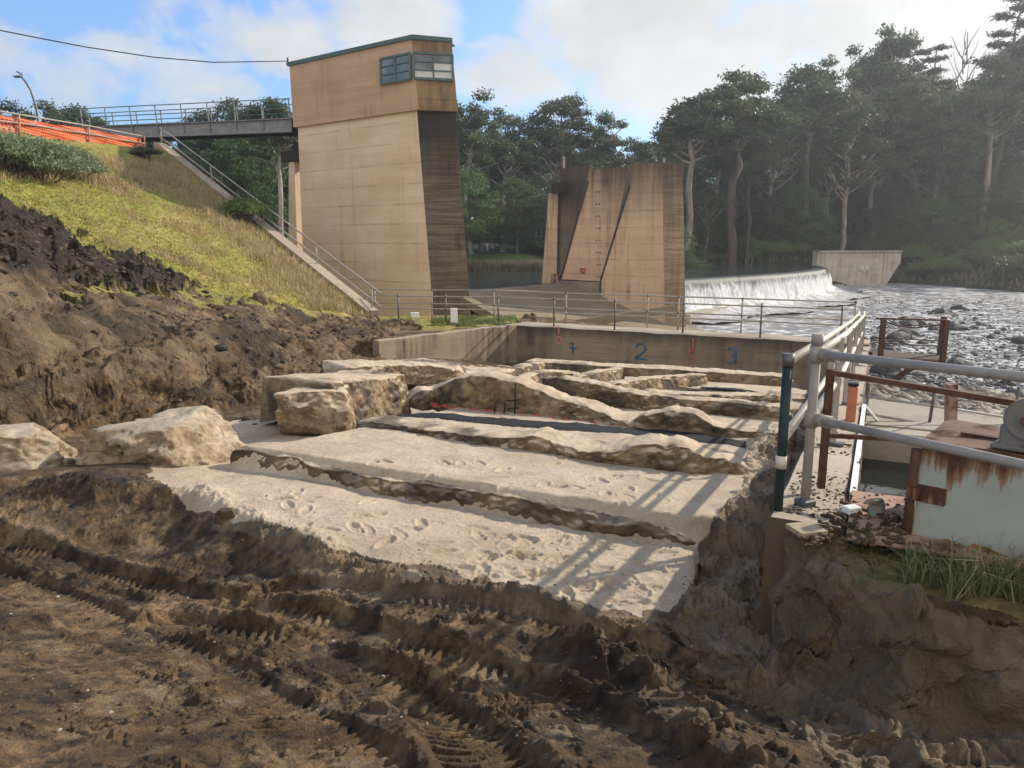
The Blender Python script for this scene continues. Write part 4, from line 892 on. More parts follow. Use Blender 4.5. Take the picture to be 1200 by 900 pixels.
FL = atz(1068, 634, -1.70); FRt = atz(1195, 664, -1.70); fd_ = (FRt-FL); fd_.z = 0; fd_.normalize(); fb = Vector((-fd_.y, fd_.x, 0))
ang = math.atan2(fd_.y, fd_.x)
root = empty('steel_tank', FL, 'rust streaked pale green steel box with a rusty flat lid', 'steel box', rz=ang)
LB, DB, HB = 1.35, .78, .565
def part_local(nm, build, m, loc=(0, 0, 0), parent=root):
    bm = NB(); build(bm); o = obj(nm, bm, m, parent, inv=False); o.location = loc; return o
part_local('side_panel', lambda b: box(b, (LB/2, .012, -.26), (LB, .024, .60)), MAT['rust_panel'], (0, 0, HB))
part_local('end_panel', lambda b: box(b, (.012, DB/2+.03, .26), (.024, DB, .60)), MAT['rust_panel'])
def lid(b):
    n = 14
    vs = [[b.verts.new((i/n*(LB+.06)-.03, j/8*(DB+.06)-.03, HB+.012+.012*math.sin(i*.9+j)*(.3))) for j in range(9)] for i in range(n+1)]
    for i in range(n):
        for j in range(8): b.faces.new((vs[i][j], vs[i+1][j], vs[i+1][j+1], vs[i][j+1]))
    bmesh.ops.solidify(b, geom=list(b.faces), thickness=.022)
part_local('lid_plate', lid, MAT['rust_top'])
part_local('lid_strip', lambda b: (bar(b, (.12, .42, HB+.025), (.95, .36, HB+.025), .05, .012), bar(b, (.45, .30, HB+.04), (.62, .32, HB+.045), .03, .02)), MAT['brown_steel'])
part_local('corner_post', lambda b: tube(b, [(-.028, -.02, -.02), (-.02, -.02, .555)], .026, 12), MAT['rust_paint'])
part_local('hinge', lambda b: (box(b, (.055, -.008, 0), (.15, .016, .10), 0, .004), tube(b, [(-.03, -.03, -.035), (-.03, -.03, .04)], .036, 10)), MAT['rust_panel'], (.02, 0, .30))
part_local('bracket', lambda b: (box(b, (0, -.008, 0), (.13, .016, .12), 0, .004), tube(b, [(.02, -.012, .015), (.02, -.03, .015)], .009, 8), tube(b, [(-.02, -.012, .015), (-.02, -.03, .015)], .009, 8)), MAT['rust_panel'], (.62, 0, .43))
part_local('bracket', lambda b: box(b, (0, -.008, 0), (.10, .014, .11), 0, .004), MAT['rust_panel'], (.60, 0, .07))
q = at(1085+110, 520, 3.95); q.z = -1.70+HB+.02
root2 = empty('hand_wheel', q, 'round grey cast iron wheel housing standing on the rusty lid', 'wheel housing', rz=ang-.1)
part_local('pedestal', lambda b: (box(b, (.03, .02, .07), (.24, .17, .14), 0, .015), box(b, (.03, .02, .012), (.30, .22, .024), 0, .006)), MAT['grey_cast'], parent=root2)
def wheelh(b):
    def cyl(y0, y1, r, n=36):
        A = [b.verts.new((math.cos(2*math.pi*k/n)*r+.04, y0, .18+math.sin(2*math.pi*k/n)*r)) for k in range(n)]; B = [b.verts.new((math.cos(2*math.pi*k/n)*r+.04, y1, .18+math.sin(2*math.pi*k/n)*r)) for k in range(n)]
        for k in range(n): b.faces.new((A[k], A[(k+1) % n], B[(k+1) % n], B[k]))
        b.faces.new(A); b.faces.new(B[::-1])
    cyl(-.07, .09, .118); cyl(-.083, -.07, .105); cyl(-.09, -.083, .055)
    bmesh.ops.recalc_face_normals(b, faces=b.faces)
part_local('wheel_case', wheelh, MAT['grey_cast'], parent=root2)
part_local('hub', lambda b: tube(b, [(.04, -.09, .18), (.04, -.125, .18)], .028, 16), MAT['rust_paint'], parent=root2)
# thin grey railing behind the box, over the slab
g0 = atz(1081, 508, -2.34); gp = Vector((g0.x+.05, g0.y, -2.34))
root = empty('grey_railing', gp, 'thin weathered grey railing standing on the slab beyond the rusty box', 'railing')
for px_, py_ in ((1087, 515), (1183, 522), (1012, 498)):
    b_ = at(px_, py_, 9.6); bm = NB(); tube(bm, [Vector((b_.x, b_.y, -2.36)), Vector((b_.x+.03, b_.y, -1.86))], .02, 10); obj('post', bm, MAT['galv_dark'], root)
for ya, yb in ((463, 492), (484, 515)):
    bm = NB(); tube(bm, [at(1008, ya, 9.7), at(1200, yb, 9.5)], .018, 10); obj('rail', bm, MAT['galv'], root)

# rusty platform cantilevered out at the far end of the side wall
bx0 = P(20.4, -.02, -2.78); L1 = 1.55
root = empty('steel_platform', bx0, 'small rusty cantilevered platform with a railing at the far end of the side wall', 'platform')
def pp(du, dv, dz): return P(20.4+du, .0+dv, -2.85+dz)
bm = NB()
for du in (0, 1.0): bar(bm, pp(du, -.1, 0), pp(du, L1, 0), .10, .14)
bar(bm, pp(0, L1, 0), pp(1.0, L1, 0), .1, .14); bar(bm, pp(.5, .0, .075), pp(.5, L1, .075), .95, .02); obj('deck', bm, MAT['brown_steel'], root)
for du, dv in ((0, .18), (0, L1-.02), (1., L1-.02)):
    bm = NB(); bar(bm, pp(du, dv, .05), pp(du, dv, 1.05), .11, .09); obj('post', bm, MAT['brown_steel'], root)
bm = NB(); tube(bm, [pp(0, 0, 1.02), pp(0, L1, 1.05)], .022, 8); obj('rail', bm, MAT['brown_steel'], root)
bm = NB(); tube(bm, [pp(0, .1, 1.0), pp(0, .5, .86), pp(0, .9, .84), pp(0, L1, .96)], .018, 8); obj('rail', bm, MAT['brown_steel'], root)
for z in (.55, .42):
    bm = NB(); tube(bm, [pp(0, 0, z), pp(0, L1, z)], .014, 8); obj('rail', bm, MAT['brown_steel'], root)
bm = NB(); bar(bm, pp(0, -.08, -1.0), pp(0, 1.0, -.07), .12, .12); obj('brace', bm, MAT['brown_steel'], root)

# ------------------------------------------------------------------ the two big dam piers
AD = Vector((-.809, .588, 0)); WD = Vector((.588, .809, 0)); O1 = Vector((-4.36, 40.0, 0))
def T(s, w, z, o=O1): return o+AD*s+WD*w+Vector((0, 0, z))
def body(plan_b, plan_t, zb, zt, mats, name, parent, o, nz=14, fm=None):
    """tapering shaft between two plans given as (s, w); fm gives a material index per side"""
    bm = NB(); n = len(plan_b); rings = []
    for i in range(nz+1):
        t = i/nz; rings.append([bm.verts.new(T(a[0]*(1-t)+b[0]*t, a[1]*(1-t)+b[1]*t, zb+(zt-zb)*t, o)) for a, b in zip(plan_b, plan_t)])
    for A, B in zip(rings, rings[1:]):
        for k in range(n):
            f = bm.faces.new((A[k], A[(k+1) % n], B[(k+1) % n], B[k])); f.material_index = fm[k] if fm else 0
    bm.faces.new(rings[-1]); bm.faces.new(rings[0][::-1])
    bmesh.ops.recalc_face_normals(bm, faces=bm.faces)
    return obj(name, bm, mats, parent)
tower = empty('control_tower', T(0, 0, -6), 'tall tan concrete control tower with corner windows and a dark stained nose', 'tower')
ch = 1.42
def plan(n0, L, wt=2*ch+.01, o=0.): return [(n0-o, -o), (n0-ch-o*.3, ch), (n0-ch-o*.3, wt-ch), (n0, wt+o), (L+o, wt+o), (L+o, -o)]
body(plan(-.35, 10.6), plan(.72, 10.35), -6.4, 6.85, [MAT['tower_concrete'], MAT['nose_concrete']], 'shaft', tower, O1, fm=[1, 1, 1, 0, 0, 0])
hs = body(plan(.62, 10.4, o=.17), plan(.98, 10.45, o=.17), 6.78, 10.25, [MAT['house_concrete'], MAT['nose_brown']], 'house', tower, O1, 6, fm=[1, 1, 1, 0, 0, 0])
body(plan(.95, 10.5, o=.26), plan(.95, 10.5, o=.28), 10.22, 10.42, MAT['teal_paint'], 'roof_fascia', tower, O1, 1)
bm = NB(); prism(bm, [T(.2, .4, 10.42), T(-.2, 1.4, 10.42), T(.4, 2.8, 10.42), T(10.5, 2.9, 10.42), T(10.6, .1, 10.42)], [T(1.4, 1.2, 10.66), T(1.2, 1.5, 10.66), T(1.6, 2.0, 10.66), T(10, 1.9, 10.66), T(10, 1.2, 10.66)]); bmesh.ops.recalc_face_normals(bm, faces=bm.faces)
obj('roof', bm, MAT['girder'], tower)
# corner windows: three rows of two panes on each side of the corner
def window(p0, p1, zb, zt, rows=3, cols=2, reflection=()):
    """p0, p1: feet of the opening on the face, seen left to right; outward normal found from the camera side"""
    d = (p1-p0); L_ = d.length; d.normalize(); nn = Vector((d.y, -d.x, 0))
    if nn.dot(-p0) < 0: nn = -nn
    fr = NB(); z0, z1 = Vector((0, 0, zb)), Vector((0, 0, zt))
    a = p0+nn*.11; b = p1+nn*.11
    bar(fr, a+z0, a+z1, .10, .10); bar(fr, b+z0, b+z1, .10, .10); bar(fr, a+z1, b+z1, .10, .10); bar(fr, a+z0, b+z0, .10, .12)
    for i in range(1, rows): zz = Vector((0, 0, zb+(zt-zb)*i/rows)); bar(fr, a+zz, b+zz, .07, .05)
    for j in range(1, cols): q = a+d*L_*j/cols; bar(fr, q+z0, q+z1, .07, .07)
    f = obj('window', fr, MAT['teal_paint'], tower)
    for i in range(rows):
        for j in range(cols):
            g = NB(); q0 = p0+d*(L_*j/cols+.04)+nn*.09; q1 = p0+d*(L_*(j+1)/cols-.04)+nn*.09; za = zb+(zt-zb)*i/rows+.03; zc = zb+(zt-zb)*(i+1)/rows-.03
            g.faces.new([g.verts.new(q0+Vector((0, 0, za))), g.verts.new(q1+Vector((0, 0, za))), g.verts.new(q1+Vector((0, 0, zc))), g.verts.new(q0+Vector((0, 0, zc)))])
            obj('pane', g, MAT['reflection_white'] if (i, j) in reflection else MAT['window_glass'], f)  # listed panes wear the painted reflection, the rest plain glass
c0 = T(.85-.17, -.17, 0); zb_, zt_ = 8.32, 9.55
window(T(3.0, -.175, 0), T(.86, -.175, 0), zb_, zt_, 3, 2)
e1 = T(.80-ch*1.0, ch-.1, 0); s1 = T(.72, -.17, 0)
window(s1, e1, zb_, zt_, 3, 2, reflection=((0, 0), (0, 1), (1, 1)))
bm = NB(); bar(bm, T(3.1, -.19, 8.25), T(.8, -.19, 8.25), .08, .07); obj('sill', bm, MAT['house_concrete'], tower)
# rear bearing column with a crosshead under the footbridge
bm = NB(); prism(bm, [T(13.0, .6, -4.6), T(11.9, .6, -4.6), T(11.9, 2.6, -4.6), T(13.0, 2.6, -4.6)], [T(12.55, .9, 5.0), T(12.0, .9, 5.0), T(12.0, 2.3, 5.0), T(12.55, 2.3, 5.0)]); bmesh.ops.recalc_face_normals(bm, faces=bm.faces)
obj('rear_column', bm, MAT['tower_concrete'], tower)
bm = NB(); bar(bm, T(10.9, 1.5, 5.35), T(13.1, 1.5, 5.35), 1.5, .62); obj('crosshead', bm, MAT['girder_dark'], tower)
bm = NB(); bar(bm, T(11.3, 1.5, 5.6), T(11.3, 1.5, 6.6), .5, .35); obj('bearing_post', bm, MAT['girder_dark'], tower)

O2 = Vector((9.75, 48.0, 0))
pier = empty('sluice_pier', T(0, 0, -6, O2), 'freestanding stepped concrete pier with slanting buttresses beyond the spillway', 'pier')
def slab(name, outline, w0, w1, m, o=O2, parent=pier):
    """a plate whose outline (s, z) lies in the long face of the pier, from depth w0 to w1"""
    bm = NB(); A = [bm.verts.new(T(s, w0, z, o)) for s, z in outline]; B = [bm.verts.new(T(s, w1, z, o)) for s, z in outline]; n = len(A)
    for k in range(n): bm.faces.new((A[k], A[(k+1) % n], B[(k+1) % n], B[k]))
    bm.faces.new(A[::-1]); bm.faces.new(B)
    bmesh.ops.recalc_face_normals(bm, faces=bm.faces)
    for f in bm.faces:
        if abs(f.normal.dot(WD)) < .5: f.material_index = 1  # side faces painted darker to strengthen the shadow lines at the steps
    if name is None: return bm
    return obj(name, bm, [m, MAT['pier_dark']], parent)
zt2 = 5.15
def sz(px, py, w=0.):                     # photo point on the long face at depth w -> (s, z)
    d = ray(px, py); o = O2+WD*w; n = np.array([WD.x, WD.y]); t = (o.x*n[0]+o.y*n[1])/(d[0]*n[0]+d[1]*n[1]); q = d*t
    return ((q[0]-o.x)*AD.x+(q[1]-o.y)*AD.y, q[2])
nose_b = [(-.30, 0), (-1.30, 1.0), (-1.29, 1.02), (-.30, 2.02)]; nose_t = [(.42, 0), (-.55, 1.0), (-.54, 1.02), (.42, 2.02)]
A_ = sz(738, 193); B_ = sz(738, 218); C_ = sz(704, 328); D_ = sz(702, 395)
bm = slab(None, [(-.30, -6.6), (.42, A_[1]), A_, B_, C_, D_, (D_[0], -6.6)], 0, 2.02, None)
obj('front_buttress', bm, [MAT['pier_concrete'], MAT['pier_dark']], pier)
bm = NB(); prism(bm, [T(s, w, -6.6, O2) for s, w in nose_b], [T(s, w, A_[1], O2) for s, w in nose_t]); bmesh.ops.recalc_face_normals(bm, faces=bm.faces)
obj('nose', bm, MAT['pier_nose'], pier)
a2, b2, c2, d2 = sz(737, 196, .75), sz(690, 198, .75), sz(689, 212, .75), sz(657, 327, .75)
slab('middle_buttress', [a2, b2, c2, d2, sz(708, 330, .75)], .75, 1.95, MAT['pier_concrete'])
a3, b3, b4, c3, d3 = sz(692, 192, 1.5), sz(659, 196, 1.5), sz(657, 225, 1.5), sz(648, 330, 1.5), sz(660, 330, 1.5)
slab('rear_wall', [a3, b3, b4, c3, (c3[0], -3.4), (d3[0]-1, -3.4), (d3[0]-1.2, a3[1]-3)], 1.5, 1.99, MAT['pier_dark'])
e3 = [sz(654, 224, 1.1), sz(643, 226, 1.1), sz(635, 330, 1.1), sz(652, 330, 1.1)]
slab('rear_column', e3[:1]+e3[1:3]+[(e3[2][0], -3.5), (e3[3][0], -3.5)], 1.1, 1.93, MAT['pier_concrete'])
bm = NB(); q = T(*sz(651, 219, .3)[:1], .8, sz(651, 219, .3)[1], O2); box(bm, q, (1.3, .5, .75), R(-54)); obj('cap', bm, MAT['girder_dark'], pier)
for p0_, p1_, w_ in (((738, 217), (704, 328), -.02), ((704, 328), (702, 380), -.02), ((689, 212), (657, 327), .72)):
    s0_, z0_ = sz(*p0_, w_); s1_, z1_ = sz(*p1_, w_); bm = NB(); bar(bm, T(s0_, w_, z0_, O2), T(s1_, w_, z1_, O2), .10, .13); obj('edge_shade', bm, MAT['girder_dark'], pier)  # dark bars added to draw the shadow line along the buttress edges
g_ = [sz(652, 326, .3), sz(712, 330, .3)]
slab('plinth', [(g_[0][0], -2.62), (g_[1][0], -2.62), (g_[1][0], -6.5), (g_[0][0], -6.5)], .2, 1.97, MAT['pier_dark'])
for k in range(8):                       # paired bolt holes on the middle buttress
    s, z = sz(702+(.2*k)-1.5, 225+k*14.2, .75)
    for ds in (-.10, .14): bm = NB(); box(bm, T(s+ds, .745, z, O2), (.10, .03, .07), R(-54)); obj('bolt_hole', bm, MAT['cable_black'], pier)
for px_, hh in ((661, .5), (778, .35)):
    s, z = sz(px_, 192, 1.); bm = NB(); bar(bm, T(s, 1., z-.3, O2), T(s, 1., z+hh, O2), .14, .14); obj('post_stub', bm, MAT['apron_concrete'], pier)
for s0, s1, z0 in ((sz(740, 192, .3)[0], sz(694, 195, .3)[0], sz(715, 193, .3)[1]),):
    bm = NB(); bar(bm, T(s0, .4, z0+.03, O2), T(s1, .4, z0+.03, O2), .12, .08); obj('edge_rail', bm, MAT['girder_dark'], pier)
def pier_pt(px, py, w): s, z = sz(px, py, w); return T(s, w, z, O2)
def pstrokes(name, curves, m, th, w):
    bm = NB()
    for c in curves: tube(bm, [pier_pt(x, y, w-.03) for x, y in c], th, 6)
    return obj(name, bm, MAT[m], pier, True)
bm = NB(); qs = [pier_pt(646, 321, 1.07), pier_pt(656, 321, 1.07), pier_pt(654, 334, 1.07), pier_pt(646, 334, 1.07)]; bm.faces.new([bm.verts.new(q) for q in qs]); bmesh.ops.solidify(bm, geom=list(bm.faces), thickness=.01); obj('sprayed_patch', bm, MAT['terracotta'], pier)
pstrokes('sprayed_letter', [[(648, 332), (648, 323), (650.5, 327), (653, 323), (652.5, 332)]], 'white_paint', .035, 1.04)
pstrokes('sprayed_mark', [[(680, 315), (686, 315), (684, 320), (682, 320), (680, 315)]], 'red_spray', .06, .73)

# ------------------------------------------------------------------ spillway between the piers
FD = -AD; s0c = .93                                                       # crest line starts near the tower nose
def prof(t):                                                              # ogee: distance downstream -> height
    return np.interp(t, [-1.6, -1.2, -.5, 0, .8, 2., 4, 6.5, 9, 12, 14], [-5, -3.0, -2.80, -2.76, -2.85, -3.15, -3.75, -4.6, -5.35, -5.75, -5.8])
V = []; cols = 40; rows_ = 46
for i in range(rows_+1):
    t = -1.6+15.6*i/rows_
    for j in range(cols+1):
        w_ = 2.6+(O2-O1).dot(WD)*0+ (15.2-2.6+.9)*j/cols; sk = -1.2+7.4*(j/cols)
        q = O1+WD*w_+AD*(.8+.7*0)+FD*(t-.5)+AD*(j/cols)*( (O2-O1).dot(AD)+6.6 )
        V.append((q.x, q.y, float(prof(t))))
FCs = [(i*(cols+1)+j, i*(cols+1)+j+1, (i+1)*(cols+1)+j+1, (i+1)*(cols+1)+j) for i in range(rows_) for j in range(cols)]
o = npmesh('spillway', V, FCs, MAT['spill_concrete']); tag(o, 'smooth brown concrete spillway sloping down between the tower and the far pier', 'spillway')
bm = NB(); bar(bm, at(545, 352, 38.5), at(600, 382, 34.5), .5, .4); bar(bm, at(640, 385, 42), at(790, 362, 46), .25, .5); o = obj('training_wall', bm, MAT['spill_concrete']); tag(o, 'low concrete beam crossing the shaded water at the foot of the far pier', 'beam')

# ------------------------------------------------------------------ river, lake, weir
Zr = -5.8; Zl = -2.83
def plate(name, pts, z, m, n=1):
    bm = NB(); bm.faces.new([bm.verts.new((x, y, z)) for x, y in pts]); o = obj(name, bm, MAT[m]); return tag(o, kind='structure')
plate('river', [(-8, 28), (9, 22), (20, 14), (60, 10), (260, 60), (260, 140), (60, 125), (20, 90), (-8, 55)], Zr, 'river')
wl = [(11, 56.5), (16, 61), (22, 66.5), (28, 73), (33, 80), (37, 88), (39.5, 96), (40, 104)]
plate('lake', [(-70, 50), (-14, 47), (-5.6, 41.2), (3.2, 53.4), (9, 55.6), (11.2, 57.2)]+[(x-.2, y+.5) for x, y in wl]+[(60, 118), (40, 124), (-90, 124)], Zl, 'lake')
# falling water over the curved weir
Wp = resample([(x, y, 0) for x, y in wl], .35); tg = np.gradient(Wp[:, :2], axis=0); tg /= np.linalg.norm(tg, axis=1)[:, None]; nr = np.stack([tg[:, 1], -tg[:, 0]], 1)
pf = [(-1.2, 0, 0), (-.3, .0, .0), (.0, -.04, .05), (.14, -.16, .15), (.28, -.42, .32), (.42, -.8, .55), (.55, -1.3, .8), (.68, -1.8, .95), (.9, -2.35, 1.)]
V = []; fa = []
for i, q in enumerate(Wp):
    for k, (dx, dz, a) in enumerate(pf):
        dx *= min(1., (len(Wp)-i)*.35/7)
        r_ = .16*n2(np.array([i*.35*1.6]), np.array([k*.35]), 7)[0]*a; V.append((q[0]+nr[i, 0]*(dx+r_), q[1]+nr[i, 1]*(dx+r_), Zl+.03+dz)); fa.append(a)
K = len(pf); FCs = [(i*K+k, (i+1)*K+k, (i+1)*K+k+1, i*K+k+1) for i in range(len(Wp)-1) for k in range(K-1)]
o = npmesh('waterfall', V, FCs, MAT['falling_water'], attrs={'fall': fa}); tag(o, kind='structure')
V = []; K = 9; ca = []
for i, q in enumerate(Wp):
    for k in range(K):
        dx = .75+ (3.6+.8*math.sin(i*.2))*k/(K-1); ca.append(min(1., max(0., k/(K-1)*1.5-.25))); h_ = .35*math.exp(-k*.8)+.10*n2(np.array([i*.5]), np.array([k*.9]), 8)[0]
        V.append((q[0]+nr[i, 0]*dx, q[1]+nr[i, 1]*dx, Zr+.60+h_*1.0-.06*k))
FCs = [(i*K+k, (i+1)*K+k, (i+1)*K+k+1, i*K+k+1) for i in range(len(Wp)-1) for k in range(K-1)]
o = npmesh('foam', V, FCs, MAT['foam_water'], attrs={'calm': ca}); tag(o, kind='structure')
root = empty('weir_sill', (12, 54, Zr), 'pale curved concrete sill just downstream of the waterfall', 'sill')
pl = [at(802, 372, 54), at(830, 362, 58.5), at(880, 350, 67), at(930, 340, 79), at(985, 332, 95)]
bm = NB(); pts = [Vector((p_.x, p_.y, Zr+.34)) for p_ in pl]
for a, b in zip(pts, pts[1:]): bar(bm, a, b, .9, .75)
obj('sill_slab', bm, MAT['apron_concrete'], root)

# far abutment wall with graffiti
wa, wb_ = at(958, 300, 104), at(1056, 300, 108); wb_.z = wa.z
root = empty('abutment_wall', (wa.x, wa.y, -5.8), 'pale concrete abutment wall with white graffiti on the far bank beyond the waterfall', 'wall')
z1, z0 = at(1000, 294.5, 106).z, at(1000, 326, 106).z
d_w = Vector((wb_.x-wa.x, wb_.y-wa.y, 0)); Lw = d_w.length; d_w.normalize(); n_w = Vector((-d_w.y, d_w.x, 0))
bm = NB(); A_ = [(0, z0-2), (Lw*.8, z0-2), (Lw, z1-1.6), (Lw, z1), (0, z1)]
VA = [bm.verts.new((wa.x+d_w.x*s, wa.y+d_w.y*s, z)) for s, z in A_]; VB = [bm.verts.new((wa.x+d_w.x*s+n_w.x, wa.y+d_w.y*s+n_w.y, z)) for s, z in A_]
for k in range(5): bm.faces.new((VA[k], VA[(k+1) % 5], VB[(k+1) % 5], VB[k]))
bm.faces.new(VA[::-1]); bm.faces.new(VB); bmesh.ops.recalc_face_normals(bm, faces=bm.faces)
obj('wall_face', bm, MAT['pale_wall'], root)
for f_ in (.10, .80):
    bm = NB(); a = wa+d_w*Lw*f_-n_w*.1; bar(bm, Vector((a.x, a.y, z0-1)), Vector((a.x, a.y, z1-.1)), .3, .22); obj('pilaster', bm, MAT['pale_wall'], root)
bm = NB(); bar(bm, Vector((wa.x, wa.y, z1))+n_w*.4, Vector((wb_.x, wb_.y, z1))+n_w*.4, 1.4, .22); obj('coping', bm, MAT['apron_concrete'], root)
bm = NB()
def gp_(px, py): d = ray(px, py); return Vector(d*((wa.x*n_w.x+wa.y*n_w.y-.06)/(d[0]*n_w.x+d[1]*n_w.y)))
for c in ([(1000, 313), (1002, 310.5), (1004, 312), (1001, 315), (1003, 318), (1000, 318.5)], [(1005.5, 318), (1006, 311), (1008.5, 317), (1009, 311)], [(1013, 311), (1010.5, 312), (1011, 318), (1014, 317.5)], [(1011, 314.5), (1013, 314.5)], [(1015, 311), (1015, 318)], [(1018, 311.5), (1015.5, 314.5), (1018.5, 318)]):
    tube(bm, [gp_(*q) for q in c], .075, 5)
obj('graffiti', bm, MAT['white_paint'], root, True)

# ------------------------------------------------------------------ far land
SH = [(-140, 118), (-60, 96), (-20, 84), (-6, 78), (5, 80), (14, 90), (24, 101), (38, 108), (50, 112), (58, 110), (60, 100), (62, 80), (74, 60), (110, 40), (200, 20)]
def hill(x, y):
    x = np.asarray(x, float); y = np.asarray(y, float)
    d, s, _ = seg_dist(x, y, SH); q = d*s
    k = .03+.07*sstep(-10, 25, x)+.30*sstep(24, 70, x)+.14*sstep(60, 120, x)
    h = -3.0-3.0*sstep(44, 56, x)+k*62*(1-np.exp(-np.clip(q, 0, 400)/62))
    h = h+1.5*sstep(2, 9, q)*(1-sstep(0, 30, x))
    h = np.where(q < 0, np.maximum(-9., h+q*.4), h)
    h = h+.9*fbm(x, y, 16, 4, 301)*sstep(5, 25, q)
    return h
gx = np.linspace(-160, 330, 330); gy = np.linspace(46, 420, 260); XX, YY = np.meshgrid(gx, gy); XX, YY = XX.ravel(), YY.ravel()
HZ = hill(XX, YY); lf = (XX < -3-.0*YY); 
leftland = -3.3+0*XX; HZ = np.where((XX < -17.5) & (YY < 90), np.maximum(HZ, -3.2+.02*(YY-46)), HZ)
ppx, ppy = proj(XX, YY, HZ)
lawn = ((ppx > 520) & (ppx < 640) & (YY > 84) & (YY < 128)).astype(float)*sstep(-.5, .2, fbm(XX, YY, 9, 3, 302))
n = len(gx); Fi = (np.arange(len(gy)-1)[:, None]*n+np.arange(n-1)[None]).ravel()
o = npmesh('hillside', np.stack([XX, YY, HZ], 1), np.stack([Fi, Fi+1, Fi+n+1, Fi+n], 1), MAT['hillside'], attrs={'lawn': lawn}); tag(o, kind='structure')
bm = NB(); bm.faces.new([bm.verts.new(q) for q in ((-900, -300, -9.5), (900, -300, -9.5), (900, 1500, -9.5), (-900, 1500, -9.5))]); o = obj('terrain', bm, MAT['hillside']); tag(o, kind='structure')
def hz(x, y):
    h = float(hill(np.array([x]), np.array([y]))[0])
    if x < -17.5 and y < 90: h = max(h, -3.2+.02*(y-46))
    return h

# ------------------------------------------------------------------ embankment: edge, stair rail, bridge, fence, lamp, cable
e0, e1_ = Vector((EDGE[0][0], EDGE[0][1], 0)), Vector((EDGE[1][0], EDGE[1][1], 0))
root = empty('stair_edge', (e0.x, e0.y, -3.1), 'pale concrete edge running up the right side of the grass embankment', 'concrete edge')
bm = NB(); prev = None
for i in range(31):
    q = e0.lerp(e1_, i/30); z = float(np.maximum(G(q.x, q.y), -3.1)); z = min(z, 5.7)
    c = Vector((q.x, q.y, z+.06))
    if prev is not None: bar(bm, prev, c, .5, .34)
    prev = c
obj('concrete_strip', bm, MAT['path_concrete'], root)
def edgept(t, dz): q = e0.lerp(e1_, t); return Vector((q.x+.1, q.y+.1, min(float(max(G(q.x, q.y), -3.1)), 5.7)+dz))
root = empty('stair_rail', edgept(.0, 0), 'long pipe handrail sloping up beside the grass embankment', 'handrail')
for t in (0.01, .2, .42, .68, .99):
    bm = NB(); tube(bm, [edgept(t, 0), edgept(t, 1.10)], .035, 8); obj('post', bm, MAT['galv'], root)
for dz in (1.08, .55):
    bm = NB(); tube(bm, [edgept(t, dz) for t in np.linspace(-.02, 1.0, 12)], .038, 8); obj('rail', bm, MAT['galv'], root)
# footbridge
bA, bB = Vector((-13.3, 46.8, 7.0)), Vector((-29.5, 50.6, 7.0)); bd_ = (bB-bA).normalized(); bn = Vector((bd_.y, -bd_.x, 0)); bn = -bn if bn.y > 0 else bn
root = empty('footbridge', bA, 'grey steel footbridge with blue grey railings joining the tower to the embankment', 'footbridge')
for w_ in (0, -1.5):
    bm = NB(); a, b = bA+bn*w_, bB+bn*w_
    bar(bm, a-Vector((0, 0, .0)), b-Vector((0, 0, .0)), .05, .74); bar(bm, a+bn*.05+Vector((0, 0, .38)), b+bn*.05+Vector((0, 0, .38)), .26, .05); bar(bm, a+bn*.05-Vector((0, 0, .38)), b+bn*.05-Vector((0, 0, .38)), .26, .05)
    obj('girder', bm, MAT['girder'], root)
bm = NB(); bar(bm, bA-bn*.75+Vector((0, 0, .42)), bB-bn*.75+Vector((0, 0, .42)), 1.6, .06); obj('deck', bm, MAT['girder_dark'], root)
bm = NB(); bar(bm, bA+bn*(-.75)+Vector((0, 0, -.34)), bA-bn*.75+bd_*9-Vector((0, 0, .34)), .9, .16); obj('cross_bracing', bm, MAT['girder_dark'], root)
Lb = (bB-bA).length
for w_, oo in ((.08, 0.), (-1.58, .9)):
    k = 0
    while oo+k*1.85 < Lb:
        q = bA+bn*w_+bd_*(oo+k*1.85); bm = NB(); bar(bm, q+Vector((0, 0, -.2)), q+bd_*.10+Vector((0, 0, 1.55)), .06, .06); obj('rail_post', bm, MAT['girder'], root); k += 1
    for z in (1.52, .98):
        bm = NB(); bar(bm, bA+bn*w_+Vector((0, 0, z)), bB+bn*w_+bd_*.6+Vector((0, 0, z)), .05, .05); obj('rail', bm, MAT['teal_paint'], root)
